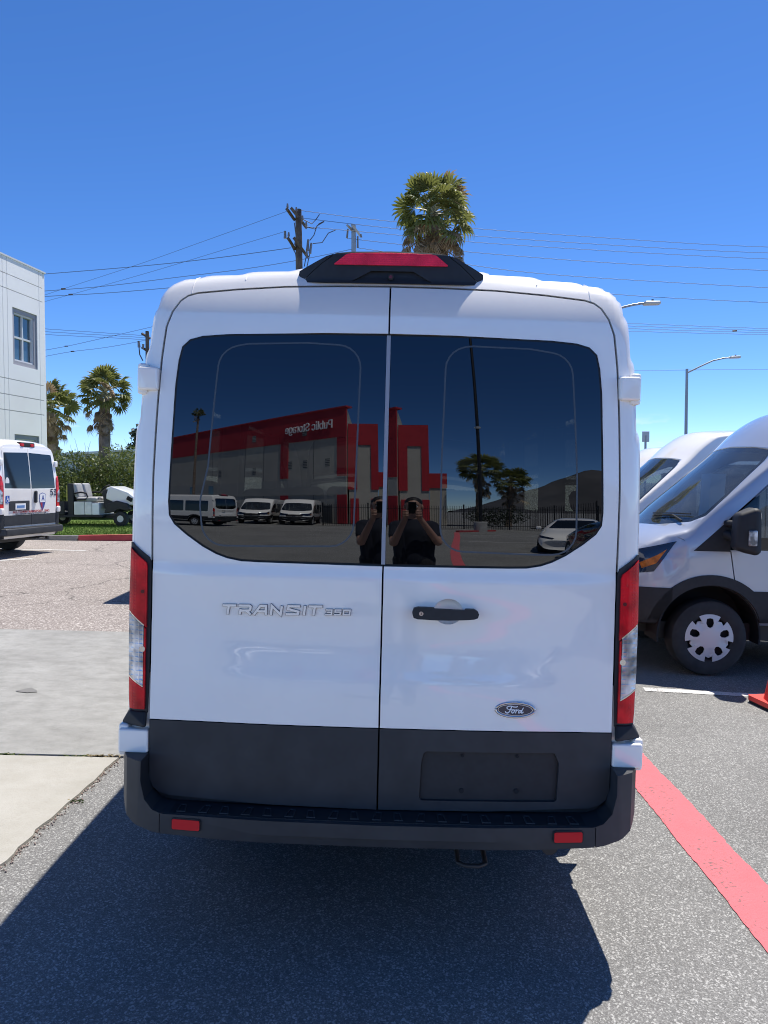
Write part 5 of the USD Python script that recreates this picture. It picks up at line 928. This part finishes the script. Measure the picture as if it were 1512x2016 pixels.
copy_of(main_van, 'white van facing the lot by the mirrored storage building, left of two', (-7.25, -30.9, .16), TILT @ rot(0), GV)
copy_of(main_van, 'white van mirrored at the left edge of the glass, flank and tail lamp showing', (-7.45, -20.6, .16), TILT @ rot(math.radians(112)), GV)
# iron fence
t = thing('iron_fence', 'black iron picket fence mirrored behind the photographer', 'fence', (0, -25.6, 0)); pk = []
for x in np.arange(-3.2, 15, .13): pk.append(bx(x - .012, x + .012, -.012, .012, -.2, 2.15))
obj('picket', cat(*pk), 'fence_black', t, kind='stuff')
for z in (.25, 1.85): obj('rail', bx(-3.2, 15, -.02, .02, z - .025, z + .025), 'fence_black', t)
for x in np.arange(-3.2, 15.1, 2.6): obj('post', bx(x - .04, x + .04, -.04, .04, -.2, 2.3), 'fence_black', t)
t = thing('iron_gate', 'tall rolling gate panel of the mirrored iron fence', 'gate', (5.6, -24.4, 0), rot(.35)); pk = []
for x in np.arange(0, 3.6, .13): pk.append(bx(x - .015, x + .015, -.015, .015, .1, 2.0 + .55 * x / 3.6))
obj('picket', cat(*pk), 'fence_black', t, kind='stuff'); obj('frame', cat(bx(0, 3.6, -.03, .03, .08, .16)), 'fence_black', t); obj('frame', bx(3.52, 3.6, -.03, .03, .08, 2.7), 'fence_black', t)
fan_palm('palm_tree', 'taller of two palms mirrored in the right pane, behind the lamp post', 3.5, -31, -.2, 6.3, 1.9, 61, nl=44, nd=26, skirt=1.8)
fan_palm('palm_tree', 'shorter of two palms mirrored in the right pane', 5.7, -32, -.2, 5.0, 1.8, 62, nl=40, nd=24, skirt=1.8)
X0 = -16.0; fan_palm('palm_tree', 'very tall thin palm mirrored at the left edge of the glass', -13.5, -33, .2, 13.5, .62, 63, nl=26, nd=8, tr=(.11, .08))
t = thing('lot_lamp', 'tall dark lamp post on a round concrete base mirrored in the right pane', 'lamp post', (2.62, -22.0, -.06))
obj('base', trimesh.creation.revolve([(0, 0), (.34, 0), (.34, .80), (.31, .84), (0, .84)], sections=28), 'pole_base', t); obj('pole', tube([(0, 0, .84), (0, 0, 21)], [.10, .075], 12), 'fence_black', t, smooth=50)
obj('collar', cat(cyl((-.18, .0, 8.9), (.18, 0, 8.9), .06), cyl((0, 0, 8.8), (0, 0, 9.0), .13)), 'lamp_grey', t); obj('cross_arm', bx(-1.2, 1.2, -.05, .05, 20.9, 21.0), 'fence_black', t)
for s in (-1, 1): obj('lamp_head', rbx(s * 1.2 - .3, s * 1.2 + .3, -.2, .2, 20.75, 20.95, .04), 'door_grey', t)
obj('planter_kerb', flat_poly(LineString([(1.4, -20.6), (3.4, -22.9)]).buffer(.12, cap_style=2), .12, thick=.2), 'kerb_red', kind=None, label='red kerb of the planter mirrored behind the photographer', category='kerb')
shrub('bush', 'dark bush under the mirrored palms', 4.2, -28.5, [((0, 0, .8), (2.2, 1, 1.1), 2200)], 'leaf_far', 71, .08, 8, 1.6)
hx = np.linspace(60, 1500, 60); hy_ = np.linspace(-1350, -2100, 14); HX, HY = np.meshgrid(hx, hy_, indexing='ij')
pk_ = 215 * np.exp(-((HX - 520) / 190) ** 2) + 120 * np.exp(-((HX - 900) / 260) ** 2) + 60 * np.exp(-((HX - 260) / 150) ** 2)
HZ = (pk_ * (.7 + .6 * meshkit.fbm(np.stack([HX / 160, HY / 160, 0 * HX], -1), 5, 3))) * np.sin(np.clip((-1350 - HY) / 750, 0, 1) * math.pi) - 3
ii = np.arange(HX.size).reshape(HX.shape); qf = np.stack([ii[:-1, :-1], ii[:-1, 1:], ii[1:, 1:], ii[1:, :-1]], -1).reshape(-1, 4)
obj('hills', (np.stack([HX, HY, HZ], -1).reshape(-1, 3), qf), 'rock', smooth=True, kind='structure', label='dark rocky hill on the horizon mirrored in the right pane')
# parked cars behind, on the right
def build_car(name, label, pm, loc, yaw):
    t = thing(name, label, 'car', loc, TILT @ rot(yaw))
    zt = PchipInterpolator([-.3, 0, .15, .5, .95, 1.5, 2.1, 2.7, 3.35, 3.6, 4.2, 4.5, 4.62], [.95, .95, 1.02, 1.12, 1.30, 1.42, 1.44, 1.36, 1.02, .95, .82, .70, .58]); wd = PchipInterpolator([-.3, 0, .3, 1, 3.4, 4.2, 4.5, 4.62], [.78, .80, .88, .92, .92, .88, .80, .74])
    def lo(off):
        V = []
        for y in np.r_[0, .05, .15, np.linspace(.3, 4.5, 34), 4.56, 4.62]:
            z1, w = float(zt(y)), float(wd(y)); a = np.linspace(-math.pi / 2, math.pi / 2, 26); zb, zm = .20, min(.62, z1 - .2)
            zz = np.where(np.sin(a) < 0, zm + (zm - zb) * np.sign(np.sin(a)) * np.abs(np.sin(a)) ** .55, zm + (z1 - zm) * np.abs(np.sin(a)) ** .8); tum = 1 - .22 * np.clip((zz - .88) / .55, 0, 1)
            xx = w * np.abs(np.cos(a)) ** .38 * tum; xx[0] = xx[-1] = 0; xx = xx * (1 + off / .9); zz = zz + off * np.clip((zz - .5) * 2, -1, 1); r_ = np.r_[np.c_[xx, zz], np.c_[-xx[-2:0:-1], zz[-2:0:-1]]]
            V.append(np.c_[r_[:, 0], y - .12 * (r_[:, 0] / w) ** 2 * (1 if y > 3 else (-1 if y < .5 else 0)), r_[:, 1]])
        V = np.array(V); ns, nr = V.shape[:2]; i = np.arange(ns * nr).reshape(ns, nr); j = np.roll(i, -1, 1); q = np.stack([i[:-1], j[:-1], j[1:], i[1:]], -1).reshape(-1, 4); P = np.vstack([V.reshape(-1, 3), V[0].mean(0), V[-1].mean(0)]); n = ns * nr
        tm = trimesh.Trimesh(P, np.vstack([q[:, [0, 1, 2]], q[:, [0, 2, 3]], np.stack([i[0], np.full(nr, n), j[0]], -1), np.stack([i[-1], np.full(nr, n + 1), j[-1]], -1)[:, ::-1]]), process=False)
        if tm.volume < 0: tm.invert()
        return man(tm)
    b = lo(0.)
    for wy in (.85, 3.65):
        for s in (-1, 1): b = b - man(xf(tri(Manifold.cylinder(.4, .36, .36, 36)), np.array([[0, 0, 1], [1, 0, 0], [0, 1., 0]]), (.58 if s > 0 else -.98, wy, .33)))
    obj('body', b, pm, t, smooth=40); sk = lo(.007) - lo(-.01)
    obj('windscreen', sk ^ prism_y(mirror_pts([(0, 1.36), (.5, 1.34), (.70, 1.0), (0, 1.02)]), 2.5, 3.6), 'glass_dark', t, smooth=40); obj('rear_window', sk ^ prism_y(mirror_pts([(0, 1.36), (.5, 1.33), (.68, 1.10), (0, 1.10)]), .2, 1.4), 'glass_dark', t, smooth=40)
    for s in (-1, 1):
        P_ = lambda poly: prism_x(poly, .3, 1.2) if s > 0 else prism_x(poly, -1.2, -.3)
        obj('side_window', sk ^ P_(rounded([(3.05, .93), (2.5, 1.30), (1.9, 1.36), (1.3, 1.32), (.85, 1.12), (.9, .96)], .03)), 'glass_dark', t, smooth=40)
        obj('headlight', sk ^ prism_y([(s * .45, .66), (s * .86, .74), (s * .86, .66), (s * .5, .60)], 3.9, 4.8), 'glass_lamp', t, smooth=40); obj('tail_lamp', sk ^ prism_y([(s * .45, .86), (s * .86, .86), (s * .86, .76), (s * .5, .76)], -.3, .5), 'lens_red', t, smooth=40)
        mm = rbx(.93, 1.08, 2.75, 2.87, .92, 1.05, .04); obj('mirror', mm if s > 0 else mx(mm), pm, t, smooth=40)
        for wy in (.85, 3.65): make_wheel(t, s * .80, wy, s, .335)
    obj('air_intake', sk ^ prism_y(mirror_pts([(0, .42), (.6, .42), (.66, .30), (0, .30)]), 4.0, 4.9), 'void', t, smooth=40)
build_car('white_car', 'white sedan mirrored at the lower right of the glass', 'paint_white', (4.9, -12.4, gz(4.9)), math.radians(17))
build_car('black_car', 'black car mirrored nearest, lower right corner of the glass', 'paint_black', (4.05, -7.5, gz(4.05)), math.radians(2))
# ------------------------------------------------------------ the photographer
plain('skin', (.36, .20, .14), .5, subsurface_weight=.0); plain('shirt_navy', (.008, .011, .022), .9); plain('trousers', (.02, .021, .025), .9); plain('hair', (.012, .009, .007), .55); plain('shoe', (.03, .03, .03), .6); plain('phone_black', (.01, .01, .011), .15); plain('eye_white', (.7, .7, .68), .3); plain('lip', (.28, .11, .09), .5)
def body_of(chains, ref=.02, it=12):
    out = None
    for c in chains:
        for (p, r), (q, s) in zip(c[:-1], c[1:]):
            h = Manifold.batch_hull([Manifold.sphere(r, 20).translate(tuple(map(float, p))), Manifold.sphere(s, 20).translate(tuple(map(float, q)))]); out = h if out is None else out + h
    m = tri(out.refine_to_length(ref)); m.merge_vertices(); trimesh.smoothing.filter_taubin(m, iterations=it); return m
PO = np.array([0, -.36, 0.]); person = thing('person', 'person in navy t-shirt holding up a phone, mirrored between the panes', 'person', PO)
legs = [[((s * .095, 0, .92), .105), ((s * .105, .02, .50), .062), ((s * .11, 0, .09), .042)] for s in (-1, 1)]
tor = [[((0, .0, .95), .125), ((0, .01, 1.12), .12), ((0, .0, 1.32), .135), ((0, 0, 1.42), .09)], [((-.08, 0, .95), .10), ((-.10, .01, 1.28), .10), ((-.155, 0, 1.40), .062)], [((.08, 0, .95), .10), ((.10, .01, 1.28), .10), ((.155, 0, 1.40), .062)], [((0, 0, 1.42), .07), ((0, .015, 1.53), .056)]]
hp = {-1: np.array([-.055, .335, 1.585]), 1: np.array([.055, .335, 1.585])}; el = {-1: np.array([-.185, .16, 1.17]), 1: np.array([.23, .13, 1.18])}
arm = [[((s * .175, 0, 1.40), .056), (el[s], .042), (hp[s] + (s * .01, -.05, -.07), .027), (hp[s] + (s * .004, -.02, -.03), .03), (hp[s], .026)] for s in (-1, 1)]
head = [[((0, .02, 1.55), .06), ((0, .045, 1.62), .07), ((0, .02, 1.70), .086)], [((0, .055, 1.585), .042), ((0, .06, 1.64), .06)]]
fing = []
for s in (-1, 1):
    for k in range(4):
        z = .015 - .018 * k; b = hp[s] + (s * .012, .005, z); fing.append([(b, .010), (b + (s * .012, .030, .002), .009), (b + (s * -.012, .042, .003), .0085), (b + (s * -.030, .040 + .0 * k, .003), .0075)])
    b = hp[s] + (0, -.015, .01); fing.append([(b, .011), (b + (-s * .015, -.012, .025), .010), (b + (-s * .012, -.006, .05), .0085)])
obj('body', body_of(legs + tor + arm + head, .018, 10), 'skin', person, smooth=True); 
for s in (-1, 1): obj('hand', body_of([c for c in fing if (c[0][0][0] > 0) == (s > 0)] + [[(hp[s] + (0, 0, .01), .020), (hp[s] + (s * .008, .0, -.035), .022)]], .004, 6), 'skin', person, smooth=True)
grow = lambda cs_, d: [[(p, r + d) for p, r in c] for c in cs_]
slv = [[((s * .175, 0, 1.40), .066), (np.array([s * .175, 0, 1.40]) * .42 + el[s] * .58, .058)] for s in (-1, 1)]
sh_ = body_of(grow(tor[:3], .014) + slv, .02, 10); obj('shirt', sh_, 'shirt_navy', person, smooth=True)
obj('trousers', body_of(grow(legs, .012) + [[((-.08, 0, .96), .112), ((.08, 0, .96), .112)]], .02, 8), 'trousers', person, smooth=True)
for s in (-1, 1): obj('shoe', Manifold.batch_hull([Manifold.sphere(.035, 14).translate(q) for q in ((s * .11, -.06, .035), (s * .12, .17, .032), (s * .10, .17, .032), (s * .11, -.03, .09))]), 'shoe', person, smooth=True)
hr_ = Manifold.batch_hull([Manifold.sphere(.088, 24).translate((0, .015, 1.712)), Manifold.sphere(.08, 24).translate((0, -.02, 1.69))]) + Manifold.sphere(.07, 20).translate((0, -.03, 1.63)); hr_ = hr_ - Manifold.batch_hull([Manifold.sphere(.075, 20).translate((0, .10, 1.64)), Manifold.sphere(.075, 20).translate((0, .12, 1.69))])
hm_ = tri(hr_.refine_to_length(.012)); hm_.vertices += (meshkit.fbm(hm_.vertices * 60, 3)[:, None] - .5) * .012 * (hm_.vertices - (0, 0, 1.69)) / .09; obj('hair', hm_, 'hair', person, smooth=True)
for s in (-1, 1):
    obj('ear', tri(Manifold.sphere(1, 14).scale((.012, .022, .034)).translate((s * .084, .02, 1.66))), 'skin', person, smooth=True)
    e = obj('eye', tri(Manifold.sphere(.0115, 14).translate((s * .031, .098, 1.668))), 'eye_white', person, smooth=True); obj('iris', tri(Manifold.sphere(.006, 12).translate((s * .031, .1055, 1.668))), 'hair', e, smooth=True); obj('eyebrow', tube([(s * .014, .106, 1.686), (s * .032, .108, 1.691), (s * .05, .096, 1.686)], .0045, 6), 'hair', person, smooth=True)
obj('nose', Manifold.batch_hull([Manifold.sphere(.008, 12).translate(q) for q in ((0, .103, 1.675), (0, .126, 1.638), (.012, .112, 1.634), (-.012, .112, 1.634))]), 'skin', person, smooth=True); obj('mouth', tube([(-.024, .102, 1.603), (0, .11, 1.605), (.024, .102, 1.603)], .005, 6), 'lip', person, smooth=True)
w = text('Transport', .03, False, .002); obj('shirt_print', xf(w, np.array([[-1, 0, 0], [0, 0, 1], [0, 1., 0]]), (.15, .152, 1.31)), 'letter_white', person) if False else None
phone = thing('phone', 'black phone held upright by the mirrored person', 'phone', (0, -.0135, 1.648))
obj('case', rbx(-.037, .037, -.005, .005, -.076, .072, .0048), 'phone_black', phone, smooth=40); obj('screen', bx(-.034, .034, -.0056, -.0049, -.072, .068), 'glass_dark', phone); obj('camera_bump', rbx(-.034, -.006, .0045, .0075, .03, .066, .0025), 'phone_black', phone)
for a, b in ((-.026, .055), (-.026, .04), (-.014, .048)): obj('camera_lens', cyl((a, .0074, b), (a, .0088, b), .0055, n=16), 'glass_lamp', phone)
